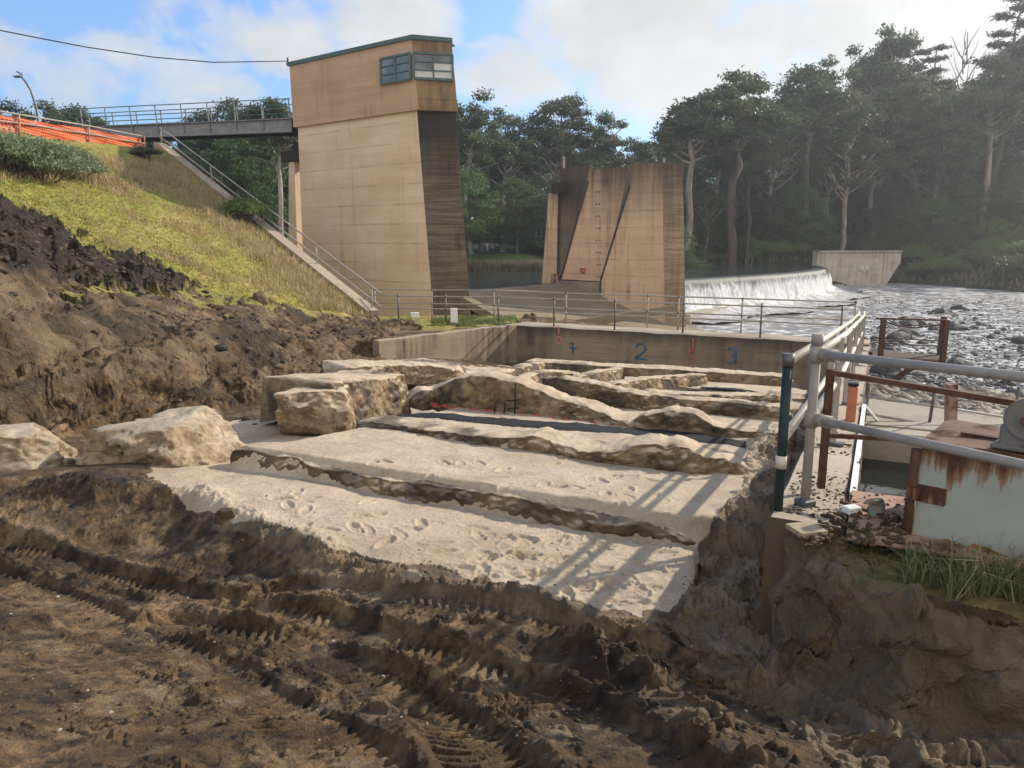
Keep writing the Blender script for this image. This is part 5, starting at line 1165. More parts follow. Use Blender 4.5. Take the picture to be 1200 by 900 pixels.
# orange mesh on a pipe fence along the crest
fp = [at(-150, 150, 27), at(-70, 152, 30), at(22, 156, 33.4), at(104, 168, 39.5), at(169, 178, 46.0)]
tops = [at(-150, 110, 27), at(-70, 119, 30), at(22, 134, 33.4), at(104, 147.5, 39.5), at(169, 160, 46.0)]
root = empty('mesh_fence', fp[2], 'orange plastic mesh barrier tied along a pipe fence on the embankment crest', 'barrier fence')
for a, b in zip(fp, tops):
    bm = NB(); tube(bm, [a-Vector((0, 0, .5)), b], .045, 8); obj('post', bm, MAT['rust_top'], root)
bm = NB(); tube(bm, tops, .035, 8); obj('rail', bm, MAT['galv'], root)
bm = NB(); tube(bm, [a.lerp(b, .55) for a, b in zip(fp, tops)], .03, 8); obj('rail', bm, MAT['galv'], root)
ml = 0
for i in range(len(fp)-1):
    a, b, ta, tb = fp[i], fp[i+1], tops[i], tops[i+1]; L_ = (b-a).length; nseg = 24; V = []
    dxy = Vector((b.x-a.x, b.y-a.y, 0)).normalized(); nn = Vector((dxy.y, -dxy.x, 0))
    rz = math.atan2(dxy.y, dxy.x)
    for j in range(nseg+1):
        t = j/nseg; q = a.lerp(b, t); tz = ta.lerp(tb, t)
        for k in range(9):
            s = k/8; sag = .08*math.sin(math.pi*t)*(1 if k == 8 else .4); z = q.z-.05+(tz.z-q.z-.03)*s-sag
            V.append((L_*t, .05+.05*math.sin(t*9+k*1.3+i), z-a.z))
    FCs = [(j*9+k, (j+1)*9+k, (j+1)*9+k+1, j*9+k+1) for j in range(nseg) for k in range(8)]
    o = npmesh('mesh_panel', V, FCs, MAT['orange_mesh'], root, inv=False); o.location = a-root.location; o.rotation_euler = (0, 0, rz)
# street lamp behind the crest
lb = at(46, 150, 60); lt = at(20, 90, 60)
root = empty('street_lamp', lb, 'curved grey street lamp rising behind the orange barrier', 'street lamp')
pts = [lb-Vector((0, 0, 3)), lb, at(42, 124, 60), at(36, 106, 60), at(30, 96, 60), at(24, 89, 60)]
bm = NB(); tube(bm, pts, [.11, .10, .085, .075, .07, .06], 8); obj('pole', bm, MAT['galv_dark'], root)
bm = NB(); bar(bm, at(25, 89.5, 60), at(17, 90, 60), .3, .12); obj('lamp_head', bm, MAT['galv_dark'], root)
bm = NB(); bar(bm, at(26, 87.5, 60), at(20, 84, 60), .12, .10); obj('lamp_bracket', bm, MAT['galv_dark'], root)
# overhead cable
c0_ = T(10.9, -.05, 10.55); bm = NB(); tube(bm, [c0_-Vector((0, 0, .25)), c0_+Vector((0, 0, .2))], .05, 8)
ce = [at(342, 70.5, c0_.y), at(250, 73, 44), at(180, 67, 42), at(100, 55, 40), at(40, 43.5, 38.5), at(0, 35.5, 37.5), at(-120, 8, 34)]
o = obj('cable_bracket', bm, MAT['girder_dark'], tower)
bm = NB(); tube(bm, [c0_]+ce[1:], .028, 6); o = obj('overhead_cable', bm, MAT['cable_black']); tag(o, 'black overhead cable sagging from the tower roof towards the upper left', 'cable')
# white marker blocks on the flat
for px_, pyb, hh, lab in ((532, 380, .62, 'taller white marker post standing on the grass before the railing'), (546-60, 372.5, .22, 'low white block lying in the grass left of the taller marker')):
    q = atz(px_, pyb, -3.12); bm = NB(); box(bm, (0, 0, hh/2), (.26 if hh > .3 else .34, .22, hh), .2, .012); box(bm, (0, 0, hh-.02), (.28 if hh > .3 else .36, .24, .05), .2, .01); o = obj('marker_block', bm, MAT['white_paint']); o.location = q; tag(o, lab, 'marker')
p = at(571, 277, 100); bm = NB(); tube(bm, [(0, 0, 0), (0, 0, 1.2)], .16, 10); box(bm, (0, 0, 1.25), (.5, .4, .12)); o = obj('marker_post', bm, MAT['white_paint']); o.location = (p.x, p.y, hz(p.x, p.y)); tag(o, 'small white post standing on the sunny lawn across the water', 'marker')

# ------------------------------------------------------------------ plants
def leafcloud(centres, radii, n, size, r2, flat=.75, droop=0., shell=.55, aspect=.5):
    """n small leaf faces spread through ellipsoidal clumps, denser towards the outside and the top"""
    w = np.array([r**2 for r in radii]); idx = r2.choice(len(centres), n, p=w/w.sum())
    c = np.array(centres)[idx]; r = np.array(radii)[idx]
    d = r2.normal(size=(n, 3)); d /= np.linalg.norm(d, axis=1)[:, None]; rad = (shell+(1-shell)*r2.random(n))*r2.choice([1, .96, 1.12], n)
    d[:, 2] = np.where(d[:, 2] < -.2, d[:, 2]*.45, d[:, 2])
    wob = 1+.28*np.sin(d[:, 0]*7+c[:, 0]*3)*np.cos(d[:, 1]*6+c[:, 1]*2)+.15*np.sin(d[:, 2]*11+c[:, 2])
    p = c+d*(r*rad*wob)[:, None]*np.array([1, 1, flat])
    a = r2.normal(size=(n, 3)); a[:, 2] -= droop; a /= np.linalg.norm(a, axis=1)[:, None]
    b = np.cross(a, r2.normal(size=(n, 3))); b /= np.linalg.norm(b, axis=1)[:, None]
    s = size*(.6+.8*r2.random(n)); a = a*s[:, None]; b = b*(s*aspect)[:, None]
    V = np.stack([p-a*.5-b*.2, p+b*.5, p+a*.6+b*.1, p-b*.5], 1).reshape(-1, 3); F_ = np.arange(4*n).reshape(n, 4)
    return V, F_
def limb(bm, a, b, ra, rb, r2, n=5, bend=.12, sides=6):
    a, b = np.array(a, float), np.array(b, float); L = np.linalg.norm(b-a); pts = []; o = r2.normal(size=3)*bend*L
    for i in range(n+1):
        t = i/n; pts.append(Vector(a+(b-a)*t+o*math.sin(math.pi*t)*.6+r2.normal(size=3)*.015*L))
    pts[0] = Vector(a); pts[-1] = Vector(b); tube(bm, pts, [ra+(rb-ra)*i/n for i in range(n+1)], sides, False)
protos = {}
def make_tree(key, seed, h=20., kind='gum', leafm='leaf_gum', barkm='bark_pale'):
    r2 = np.random.default_rng(seed); bm = NB(); C = []; Rr = []
    if kind in ('gum', 'tallgum'):
        hb = h*(.42 if kind == 'gum' else .62); top = np.array([r2.normal()*.6, r2.normal()*.6, h*.86])
        mid = np.array([r2.normal()*.5, r2.normal()*.5, hb]); limb(bm, (0, 0, -1), mid, h*.019, h*.0125, r2, 7, .03, 8); limb(bm, mid, top, h*.0125, h*.004, r2, 6, .06, 7)
        nl = 18 if kind == 'gum' else 13
        for i in range(nl):
            t = (i+.5)/nl; z0 = hb*.92+(h*.82-hb)*t; f = (z0-hb)/(h*.86-hb); st = mid+(top-mid)*max(f, 0) if f > 0 else np.array([mid[0]*z0/hb, mid[1]*z0/hb, z0])
            a = i*2.4+r2.normal()*.4; L = h*(.215 if kind == 'gum' else .16)*(1-.5*t)*r2.uniform(.75, 1.2)
            en = st+np.array([math.cos(a)*L, math.sin(a)*L, L*r2.uniform(.55, 1.25)]); limb(bm, st, en, h*.006, h*.0018, r2, 4, .12)
            C.append(en); Rr.append(h*r2.uniform(.038, .07)*(1-.2*t))
            for _ in range(2):
                e2 = st+(en-st)*r2.uniform(.5, .85)+r2.normal(size=3)*h*.05+np.array([0, 0, h*.03]); limb(bm, st+(en-st)*.45, e2, h*.003, h*.001, r2, 3, .1, 5); C.append(e2); Rr.append(h*r2.uniform(.04, .07))
        for _ in range(4): C.append(top+r2.normal(size=3)*np.array([h*.05, h*.05, h*.03])+[0, 0, h*.05]); Rr.append(h*r2.uniform(.045, .07))
        V, F_ = leafcloud(C, Rr, 12500, h*.0155, r2, .78, .5, .35, .5)
    elif kind == 'round':
        mid = np.array([0, 0, h*.35]); limb(bm, (0, 0, -1), mid, h*.02, h*.012, r2, 5, .05, 8)
        for i in range(24):
            a = i*2.4; t = (i+.5)/24; L = h*.27*math.sin(math.pi*(.18+.75*t))*r2.uniform(.8, 1.1); en = np.array([math.cos(a)*L, math.sin(a)*L, h*(.25+.66*t)]); limb(bm, mid*(.7+.3*t), en, h*.006, h*.002, r2, 3, .1, 5); C.append(en); Rr.append(h*r2.uniform(.08, .12))
        V, F_ = leafcloud(C, Rr, 10500, h*.017, r2, .8, .2, .45, .6)
    elif kind == 'pine':
        limb(bm, (0, 0, -1), (r2.normal()*.3, r2.normal()*.3, h*.98), h*.016, h*.002, r2, 8, .02, 8)
        nl = 34
        for i in range(nl):
            t = (i+.5)/nl; z = h*(.22+.76*t); a = i*2.4+r2.normal()*.3; L = h*.27*(1-t*.82)*r2.uniform(.65, 1.15); en = np.array([math.cos(a)*L, math.sin(a)*L, z+L*r2.uniform(.0, .25)])
            limb(bm, (0, 0, z), en, h*.004, h*.001, r2, 3, .05, 5)
            for q in (.55, .8, 1.): C.append(np.array([0, 0, z])*(1-q)+en*q); Rr.append(h*.032*(1.35-.3*q))
        V, F_ = leafcloud(C, Rr, 9500, h*.015, r2, .5, 0, .3, .3)
    elif kind == 'bush':
        for i in range(16):
            a = i*2.4; L = h*.62*math.sqrt(i/16); en = np.array([math.cos(a)*L, math.sin(a)*L, h*(.62-.28*(i/16))*r2.uniform(.7, 1.15)]); limb(bm, (0, 0, -.2), en, h*.02, h*.005, r2, 3, .15, 5); C.append(en); Rr.append(h*r2.uniform(.24, .34))
        V, F_ = leafcloud(C, Rr, 6500, h*.055, r2, .8, .2, .3, .5)
    elif kind == 'dead':
        limb(bm, (0, 0, -1), (0, 0, h), h*.012, h*.002, r2, 8, .03, 6)
        for i in range(16):
            t = i/16; z = h*(.45+.5*t); a = i*2.4; L = h*.2*(1-t*.6); en = (math.cos(a)*L*.7, math.sin(a)*L*.7, z+L*1.3); limb(bm, (0, 0, z), en, h*.004, h*.0012, r2, 4, .08, 4)
        V = None
    tm = bpy.data.meshes.new(key+'_trunk'); bm.to_mesh(tm); bm.free(); tm.materials.append(MAT[barkm]); tm.shade_smooth()
    cm = None
    if V is not None:
        o = npmesh(key+'_crown', V, F_, MAT[leafm], smooth=False); cm = o.data; bpy.data.objects.remove(o)
    protos[key] = (tm, cm, h)
make_tree('gum_a', 401); make_tree('gum_b', 402); make_tree('gum_c', 403, kind='tallgum'); make_tree('gum_d', 404, kind='tallgum', barkm='bark_brown')
make_tree('gum_e', 405, barkm='bark_brown'); make_tree('gum_f', 411, kind='gum', barkm='bark_grey')
make_tree('round_a', 406, 14, 'round', 'leaf_green', 'bark_brown'); make_tree('round_b', 407, 14, 'round', 'leaf_gum', 'bark_brown')
make_tree('pine_a', 408, 22, 'pine', 'leaf_pine', 'bark_brown'); make_tree('bush_a', 409, 3, 'bush', 'leaf_gum', 'bark_brown'); make_tree('bush_b', 410, 3, 'bush', 'leaf_shrub', 'bark_brown'); make_tree('bush_c', 412, 3, 'bush', 'leaf_sage', 'bark_brown'); make_tree('dead', 413, 18, 'dead', barkm='bark_grey')
def place(key, x, y, z, h, name, label, cat, group=None, sxy=1., rz=None):
    tm, cm, h0 = protos[key]; s = h/h0
    e = empty(name, (x, y, z), label, cat, group, random.uniform(0, 6.28) if rz is None else rz); e.scale = (s*sxy, s*sxy, s)
    for nm, me in (('trunk', tm), ('crown', cm)):
        if me is None: continue
        nm = {'bush': {'trunk': 'stems', 'crown': 'foliage'}}.get(key[:4], {}).get(nm, nm)
        c = bpy.data.objects.new(nm, me); COL.objects.link(c); c.parent = e
    return e
def tree_at(key, px, Yd, ytop, name, label, group=None, sxy=1., cat='tree'):
    q = at(px, 280, Yd); x = q.x; z = hz(x, Yd)-.3; zt = at(px, ytop, Yd).z; h = zt-z
    return place(key, x, Yd, z, h, name, label, cat, group, sxy)
heroes = [('gum_a', 652, 104, 104, 'broad gum tree with a billowing crown rising highest behind the gap between the piers', 1.15), ('gum_b', 588, 100, 126, 'gum tree with a loose crown just right of the tower roof line', 1.1), ('gum_f', 553, 92, 108, 'open crowned gum tree directly beside the right edge of the tower', 1.0),
          ('round_a', 549, 84, 190, 'bright green rounded tree at the water beside the dark nose of the tower', 1.0), ('round_b', 606, 88, 205, 'dark spreading tree standing on the lawn across the water', 1.3), ('gum_e', 702, 106, 130, 'dark gum tree directly above the left part of the far pier', 1.1), ('gum_b', 742, 112, 160, 'lower gum tree above the middle of the far pier', 1.2),
          ('gum_c', 808, 99, 103, 'tall gum tree with a thick pale leaning trunk right of the far pier', 1.3), ('gum_d', 859, 102, 76, 'tall gum tree with twin brown and white trunks above the waterfall', 1.3), ('gum_f', 905, 116, 118, 'low gum tree between the twin trunked one and the open crowned one', 1.1), ('gum_c', 942, 118, 62, 'gum tree with an open crown and clear gaps showing the sky', 1.1),
          ('gum_a', 982, 116, 116, 'gum tree with a dense dark crown below the tallest gum on the hill', 1.), ('gum_c', 1018, 128, 26, 'tallest slender gum tree on the hillside skyline', .95), ('pine_a', 1068, 130, 52, 'dark pine on the skyline left of the bare dead tree', 1.25), ('dead', 1108, 128, 38, 'bare dead tree on the skyline between two dark pines', 1.), ('pine_a', 1165, 120, -8, 'tall dark pine at the upper right of the hillside', 1.2), ('pine_a', 1212, 118, -40, 'tall dark pine cut off by the right edge of the photo', 1.2), ('pine_a', 1120, 138, 100, 'short dark pine behind the bare dead tree', 1.2),
          ('gum_b', 1030, 124, 96, 'leafy gum tree just below and right of the tallest slender gum', 1.1),
          ('gum_a', 298, 82, 112, 'gum tree showing above the footbridge railing beside the tower', .9), ('gum_f', 258, 84, 118, 'gum tree whose crown shows above the middle of the footbridge', .9), ('gum_c', 330, 66, 108, 'pale forked gum tree behind the tower end of the footbridge', .9)]
for key, px, Yd, yt, lab, sx in heroes: tree_at(key, px, Yd, yt, 'pine_tree' if key == 'pine_a' else 'dead_tree' if key == 'dead' else 'gum_tree' if key[:3] == 'gum' else 'broadleaf_tree', lab, None, sx)
sky_x = [-60, 40, 60, 100, 150, 170, 260, 345, 540, 600, 650, 700, 740, 780, 810, 870, 900, 940, 980, 1020, 1065, 1110, 1150, 1260]
sky_y = [150, 126, 128, 120, 132, 150, 126, 126, 122, 142, 118, 136, 166, 140, 118, 98, 120, 100, 112, 84, 80, 112, 60, 0]
labels = {'gum': ('forest gum tree standing among others in the wooded slope across the water', 'gum trees of the wooded slope'), 'rou': ('dark rounded understorey tree of the wooded slope across the water', 'rounded trees of the wooded slope'), 'pin': ('dark pine standing among gum trees of the wooded slope', 'pines of the wooded slope')}
rs = np.random.default_rng(21)
keys = ['gum_a', 'gum_b', 'gum_c', 'gum_d', 'gum_e', 'gum_f']
def filler(px, Yd, off, keyset):
    ys = float(np.interp(px, sky_x, sky_y)); k = keyset[rs.integers(len(keyset))]
    q = at(px, 280, Yd); z = hz(q.x, Yd)-.3; zt = at(px, ys+off, Yd).z; h = zt-z
    h = min(h, 27.)
    if px > 1010 and Yd < 132 and keyset[0] != 'skip' and off > 35: return
    if h < 5: return
    lab, grp = labels[k[:3]]; place(k, q.x, Yd, z, h, {'gum': 'gum_tree', 'rou': 'broadleaf_tree', 'pin': 'pine_tree'}[k[:3]], lab, 'tree', grp, rs.uniform(.9, 1.2))
for i in range(44): filler(528+i*17+rs.uniform(-8, 8), rs.uniform(118, 150), rs.uniform(6, 40), keys+['round_b'])
for i in range(15): filler(535+i*24+rs.uniform(-9, 9), rs.uniform(98, 116), rs.uniform(40, 95), keys+['round_a', 'round_b'])
for i in range(26): filler(880+i*14+rs.uniform(-8, 8), rs.uniform(145, 175), rs.uniform(-8, 24), keys+['pine_a'])
for i in range(16): filler(1060+i*11+rs.uniform(-6, 6), rs.uniform(135, 160), rs.uniform(0, 30), keys+['pine_a', 'pine_a'])
for i in range(16): filler(540+i*17+rs.uniform(-7, 7), rs.uniform(92, 98), rs.uniform(95, 130), ['round_b', 'gum_e', 'round_a'])
for i in range(5): filler(800+i*18+rs.uniform(-8, 8), rs.uniform(112, 140), rs.uniform(60, 120), ['round_b', 'round_b', 'gum_e', 'gum_d'])
labels['gum'] = ('forest gum tree standing behind the footbridge left of the tower', 'gum trees behind the footbridge'); labels['rou'] = ('dark rounded tree standing behind the footbridge left of the tower', 'rounded trees behind the footbridge')
for i in range(22): filler(175+i*8.5+rs.uniform(-3, 3), rs.uniform(62, 100), rs.uniform(0, 90), keys+['round_b', 'round_a'])
labels['gum'] = ('gum tree whose crown only just shows over the embankment crest', 'crowns over the embankment crest')
for px, yt in ((10, 122), (52, 125), (78, 118), (100, 122), (125, 138), (150, 148), (-40, 126)):
    q = at(px, 280, 74); z = -3.; h = at(px, yt, 74).z-z; place('gum_b' if px % 4 else 'gum_e', q.x, 74, z, h, 'gum_tree', labels['gum'][0], 'tree', labels['gum'][1], 1.1)
# bushes of the far banks
for i in range(170):
    px = rs.uniform(790, 1260); Yd = rs.uniform(106, 172) if px > 900 else rs.uniform(100, 125); q = at(px, 280, Yd); x = q.x
    if px > 1060 and rs.random() < .7: Yd = rs.uniform(95, 130); x = at(px, 280, Yd).x
    d, s, _ = seg_dist(np.array([x]), np.array([Yd]), SH)
    if (d*s)[0] < 3: continue
    place('bush_a' if rs.random() < .7 else 'bush_b', x, Yd, hz(x, Yd)-.2, rs.uniform(1.5, 4.8), 'bush', 'rounded bush growing on the far hillside above the waterfall', 'bush', 'bushes of the far hillside', rs.uniform(.9, 1.4))
for i in range(48):
    px = rs.uniform(785, 1075); Yd = rs.uniform(104, 132); q = at(px, 280, Yd); d0, s0_, _ = seg_dist(np.array([q.x]), np.array([Yd]), SH)
    if (d0*s0_)[0] < 4: continue
    place('round_b' if rs.random() < .7 else 'round_a', q.x, Yd, hz(q.x, Yd)-.4, rs.uniform(5, 9.5), 'broadleaf_tree', 'low dark understorey tree at the foot of the wooded slope above the waterfall', 'tree', 'understorey trees above the waterfall', rs.uniform(1., 1.4))
for i in range(120):
    px = rs.uniform(540, 1260); Yd = rs.uniform(112, 168); q = at(px, 280, Yd)
    place('round_b' if rs.random() < .75 else 'round_a', q.x, Yd, hz(q.x, Yd)-.4, rs.uniform(6, 12), 'broadleaf_tree', 'low dark understorey tree filling the shade between the trunks of the wooded slope', 'tree', 'understorey trees of the wooded slope', rs.uniform(1.1, 1.5))
for i in range(46):
    px = rs.uniform(530, 820); Yd = rs.uniform(88, 112)
    if px < 640 and Yd > 86 and px < 600: Yd = rs.uniform(112, 124)
    q = at(px, 280, Yd); place('bush_a', q.x, Yd, hz(q.x, Yd)-.2, rs.uniform(1.5, 3.6), 'bush', 'dark bush growing at the edge of the lawn and wood across the lake', 'bush', 'bushes across the lake', 1.2)
for i in range(26):
    px = 176+i*7+rs.uniform(-3, 3); Yd = rs.uniform(54, 66); q = at(px, 280, Yd); place('bush_a' if i % 3 else 'bush_b', q.x, Yd, hz(q.x, Yd)-.2, rs.uniform(2.0, 4.8), 'bush', 'dark bush growing low behind the stair handrail and the bridge', 'bush', 'bushes behind the handrail', 1.2)
# shrubs on the embankment
def shrub(key, px, py, h, lab, sxy=1., gg=True):
    q = onG(px, py); return place(key, q.x, q.y, q.z-.08, h, 'shrub', lab, 'shrub', None, sxy, rz=px)
shrub('bush_c', 52, 212, 2.0, 'large sage green shrub below the orange barrier', .95); shrub('bush_c', 12, 204, 1.9, 'sage green shrub at the left edge of the photo below the barrier', .9); shrub('bush_c', 84, 208, 1.6, 'smaller sage green shrub at the right of the large one', 1.)
shrub('bush_b', 287, 262, 1.7, 'lone bright green shrub beside the stair handrail', .9)
shrub('bush_a', 170, 185, .9, 'dark low bush at the right end of the orange barrier', 1.4)

def blades(name, pos, hs, m, wid, lean, seed, label=None, kind='stuff', cat=None):
    r2 = np.random.default_rng(seed); n = len(pos); pos = np.array(pos); hs = np.array(hs)
    a = r2.uniform(0, 6.28, n); dx = np.cos(a)*wid; dy = np.sin(a)*wid; b = r2.uniform(0, 6.28, n); ln = hs*lean*r2.uniform(.1, 1, n)
    lx, ly = np.cos(b)*ln, np.sin(b)*ln
    z = np.zeros(n)
    p0 = pos+np.stack([-dx, -dy, z], 1); p1 = pos+np.stack([dx, dy, z], 1)
    m0 = pos+np.stack([dx*.7+lx*.3, dy*.7+ly*.3, hs*.6], 1); m1 = pos+np.stack([-dx*.7+lx*.3, -dy*.7+ly*.3, hs*.6], 1)
    t0 = pos+np.stack([lx+dx*.15, ly+dy*.15, hs*(1-lean*.25)], 1); t1 = pos+np.stack([lx-dx*.15, ly-dy*.15, hs*(1-lean*.25)], 1)
    V = np.stack([p0, p1, m0, m1, t0, t1], 1).reshape(-1, 3); i = np.arange(n)*6
    F_ = np.concatenate([np.stack([i, i+1, i+2, i+3], 1), np.stack([i+3, i+2, i+4, i+5], 1)])
    o = npmesh(name, V, F_, MAT[m], smooth=False); tag(o, label, cat, kind=kind); return o
r9 = np.random.default_rng(9)
# grass of the embankment: short yellow green sward and taller dry tussocks
def scatterG(n, fn, hfn):
    P_, H_ = [], []
    px = r9.uniform(-60, 445, n); py = r9.uniform(150, 375, n)
    for a, b in zip(px, py):
        q = onG(a, b)
        if q.y < 15 or q.y > 48: continue
        k = fn(a, b, q)
        if k <= 0 or r9.random() > k: continue
        P_.append((q.x, q.y, gz(q.x, q.y)-.02)); H_.append(hfn(a, b, q))
    return P_, H_
GBx = [p[0] for p in gb_px]; GBy = [p[1] for p in gb_px]
eline = lambda x: np.interp(x, [-60, 0, 100, 175, 190, 430], [130, 158, 172, 180, 168, 366])
def okg(a, b): return b < np.interp(a, GBx, GBy)-1 and b > eline(a)+1
def clump(q, sc_, s): return float(n2(np.array([q.x/sc_]), np.array([q.y/sc_]), s)[0])
P_, H_ = scatterG(60000, lambda a, b, q: okg(a, b)*1., lambda a, b, q: r9.uniform(.04, .12)); blades('short_grass', P_, H_, 'green_blade', .016, .9, 1)
P_, H_ = scatterG(70000, lambda a, b, q: okg(a, b)*max(0, min(1, .25+clump(q, 1.3, 5)*.9+.9*(b < eline(a)+55)-.55*(a < 150)*(b > 210))), lambda a, b, q: r9.uniform(.12, .32)*(1-.7*(b < eline(a)+14)*(a < 180))+.35*(b < eline(a)+45)*(b > eline(a)+14)*(a > 90)*r9.random()); blades('dry_grass', P_, H_, 'dry_blade', .018, .7, 2)
P_, H_ = scatterG(9000, lambda a, b, q: okg(a, b)*max(0, clump(q, .8, 6)*1.0-.35), lambda a, b, q: r9.uniform(.1, .25)); blades('green_grass', P_, H_, 'weed_blade', .02, .7, 3)
P_ = []; 
for _ in range(5000):
    a, b = r9.uniform(505, 605), r9.uniform(371, 383)
    q = atz(a, b, -3.12)
    if clump(q, .5, 8) > -.2: P_.append((q.x, q.y, -3.15))
blades('green_grass', P_, r9.uniform(.06, .2, len(P_)), 'weed_blade', .02, .6, 4)
# reeds along the lake
P_ = []
for _ in range(15000):
    x = r9.uniform(-16, 16); y = float(np.interp(x, [p[0] for p in SH[:9]], [p[1] for p in SH[:9]]))+r9.uniform(-2.6, 2.0); P_.append((x, y, Zl-.1))
blades('reeds', P_, r9.uniform(.7, 1.5, len(P_)), 'reed_blade', .05, .35, 5)
P_ = []
for _ in range(16000):
    x = r9.uniform(12, 120); y = r9.uniform(84, 150); 
    P_.append((x, y, 0))
A_ = np.array(P_); hh = hill(A_[:, 0], A_[:, 1]); d, s, _ = seg_dist(A_[:, 0], A_[:, 1], SH); A_[:, 2] = hh-.05; A_ = A_[(d*s > 1.0)]
blades('hill_scrub', A_, r9.uniform(.4, 1.5, len(A_)), 'reed_blade', .14, .8, 6)
# weeds beside the rusty box
P_, H_ = [], []
def weeds(n, x0, x1, y0, y1, h0, h1, thr=-1):
    for _ in range(n):
        a, b = r9.uniform(x0, x1), r9.uniform(y0, y1); q = atz(a, b, -1.74)
        if clump(q, .12, 12) > thr: P_.append((q.x, q.y, gz(q.x, q.y)-.01)); H_.append(r9.uniform(h0, h1))
weeds(520, 1060, 1160, 655, 700, .06, .20); weeds(500, 1110, 1260, 680, 715, .08, .26); weeds(300, 990, 1100, 640, 690, .02, .06, .0); weeds(150, 1000, 1035, 632, 650, .03, .07)
blades('weeds', P_, H_, 'weed_blade', .0042, 1.1, 7)
P_, H_ = [], []; weeds(110, 1105, 1240, 670, 722, .18, .42); weeds(40, 1060, 1130, 660, 700, .10, .26); blades('dead_stalks', P_, H_, 'dry_blade', .0024, 1.5, 8)

# ------------------------------------------------------------------ stones
def lump_mesh(seed, m, amp=.3, sub=2):
    bm = NB(); bmesh.ops.create_icosphere(bm, subdivisions=sub, radius=1); V = np.array([v.co[:] for v in bm.verts])
    n = fbm3(V[:, 0]+seed, V[:, 1], V[:, 2], .9, 3, seed); 
    for v, k in zip(bm.verts, n): v.co *= 1+amp*k; v.co.z *= .62
    me = bpy.data.meshes.new('stone'); bm.to_mesh(me); bm.free(); me.materials.append(MAT[m]); return me
RM = [lump_mesh(500+i, 'river_rock', .35) for i in range(5)]
r5 = np.random.default_rng(33); cnt = 0
while cnt < 230:
    px = r5.uniform(1010, 1210); py = 352+(470-352)*r5.random()**.8
    q = atz(px, py, Zr); 
    lo_ = np.interp(px, [1010, 1060, 1150, 1200], [395, 368, 350, 372]); 
    if py < lo_ or q.y < 20 or (px > 1150 and py < 385 and r5.random() < .85): continue
    if n2(np.array([q.x/4.]), np.array([q.y/4.]), 3)[0] < -.15 and r5.random() < .8: continue
    big_ = r5.random() < .12; s = (r5.uniform(.35, .75) if big_ else r5.uniform(.12, .34))*(.55 if q.y < 32 else 1)
    o = bpy.data.objects.new('river_rock', RM[cnt % 5]); COL.objects.link(o); o.location = (q.x, q.y, Zr+s*.12); o.scale = (s*r5.uniform(.8, 1.5), s, s*r5.uniform(.7, 1.1)); o.rotation_euler = (0, 0, r5.uniform(0, 6))
    tag(o, 'dark wet rock standing out of the shallow foaming river', 'rock', 'rocks of the shallow river'); cnt += 1
def lumps(name, pts, sizes, m, seed, kind='stuff', flat=.6):
    """many small irregular stones in one mesh"""
    base = bmesh.new(); bmesh.ops.create_icosphere(base, subdivisions=1, radius=1); bv = np.array([v.co[:] for v in base.verts]); bf = np.array([[v.index for v in f.verts] for f in base.faces]); base.free()
    r2 = np.random.default_rng(seed); n = len(pts); k = len(bv); V = np.repeat(bv[None], n, 0)*(1+r2.normal(size=(n, k, 1))*.2)
    V = V*np.stack([r2.uniform(.7, 1.4, n), r2.uniform(.7, 1.3, n), r2.uniform(flat*.7, flat*1.3, n)], 1)[:, None]*np.array(sizes)[:, None, None]
    a = r2.uniform(0, 6.28, n); c, s = np.cos(a), np.sin(a); x = V[..., 0]*c[:, None]-V[..., 1]*s[:, None]; y = V[..., 0]*s[:, None]+V[..., 1]*c[:, None]
    V = np.stack([x, y, V[..., 2]], -1)+np.array(pts)[:, None]; F_ = (bf[None]+(np.arange(n)*k)[:, None, None]).reshape(-1, 3)
    o = npmesh(name, V.reshape(-1, 3), F_, MAT[m], smooth=False); return tag(o, kind=kind)
P_, S_ = [], []
for _ in range(9000):
    u = r5.uniform(12, 18.6); v = r5.uniform(-.05, 11); x, y = xy(u, v); P_.append((x, y, float(rubble_z(u))+.02)); S_.append(r5.uniform(.04, .15)*(1.5 if r5.random() < .1 else 1))
lumps('rubble', P_, S_, 'rubble', 1)
P_, S_ = [], []
for _ in range(5000):
    px, py = r5.uniform(1000, 1230), r5.uniform(350, 452); q = atz(px, py, Zr)
    if q.y > 20: P_.append((q.x, q.y, Zr-.01)); S_.append(r5.uniform(.03, .12))
lumps('river_shingle', P_, S_, 'river_rock', 2)
P_, S_ = [], []
for _ in range(3600):
    px, py = r5.uniform(-60, 1260), r5.uniform(560, 990); 
    if py < 990:
        d = ray(px, py); t = -2.3/d[2]; x, y = d[0]*t, d[1]*t
        if not (1.3 < math.hypot(x, y) < 9): continue
        k = clump(Vector((x, y, 0)), .35, 15)
        if x > 1.1 and y > 2.2 and gz(x, y) > -2.42: continue
        if k < .1 and r5.random() < .85: continue
        if poly_in(np.array([px]), np.array([py]), [(890, 600), (1080, 690), (1260, 720), (1260, 830), (1040, 800), (900, 770)])[0]: continue
        s = .003+.018*r5.random()**4; z = gz(x, y); P_.append((x, y, z+s*.25)); S_.append(s)
ppx, ppy = proj(np.array([p[0] for p in P_]), np.array([p[1] for p in P_]), np.array([p[2] for p in P_])); ins = poly_in(ppx, ppy, sand_poly)
P1 = [p for p, i in zip(P_, ins) if not i]; S1 = [s for s, i in zip(S_, ins) if not i]
lumps('clods', P1, S1, 'clod', 3)
P2 = [p for p, i in zip(P_, ins) if i]; S2 = [s*.5 for s, i in zip(S_, ins) if i]
lumps('crumbs', P2, S2, 'clod', 4)
P_, S_ = [], []
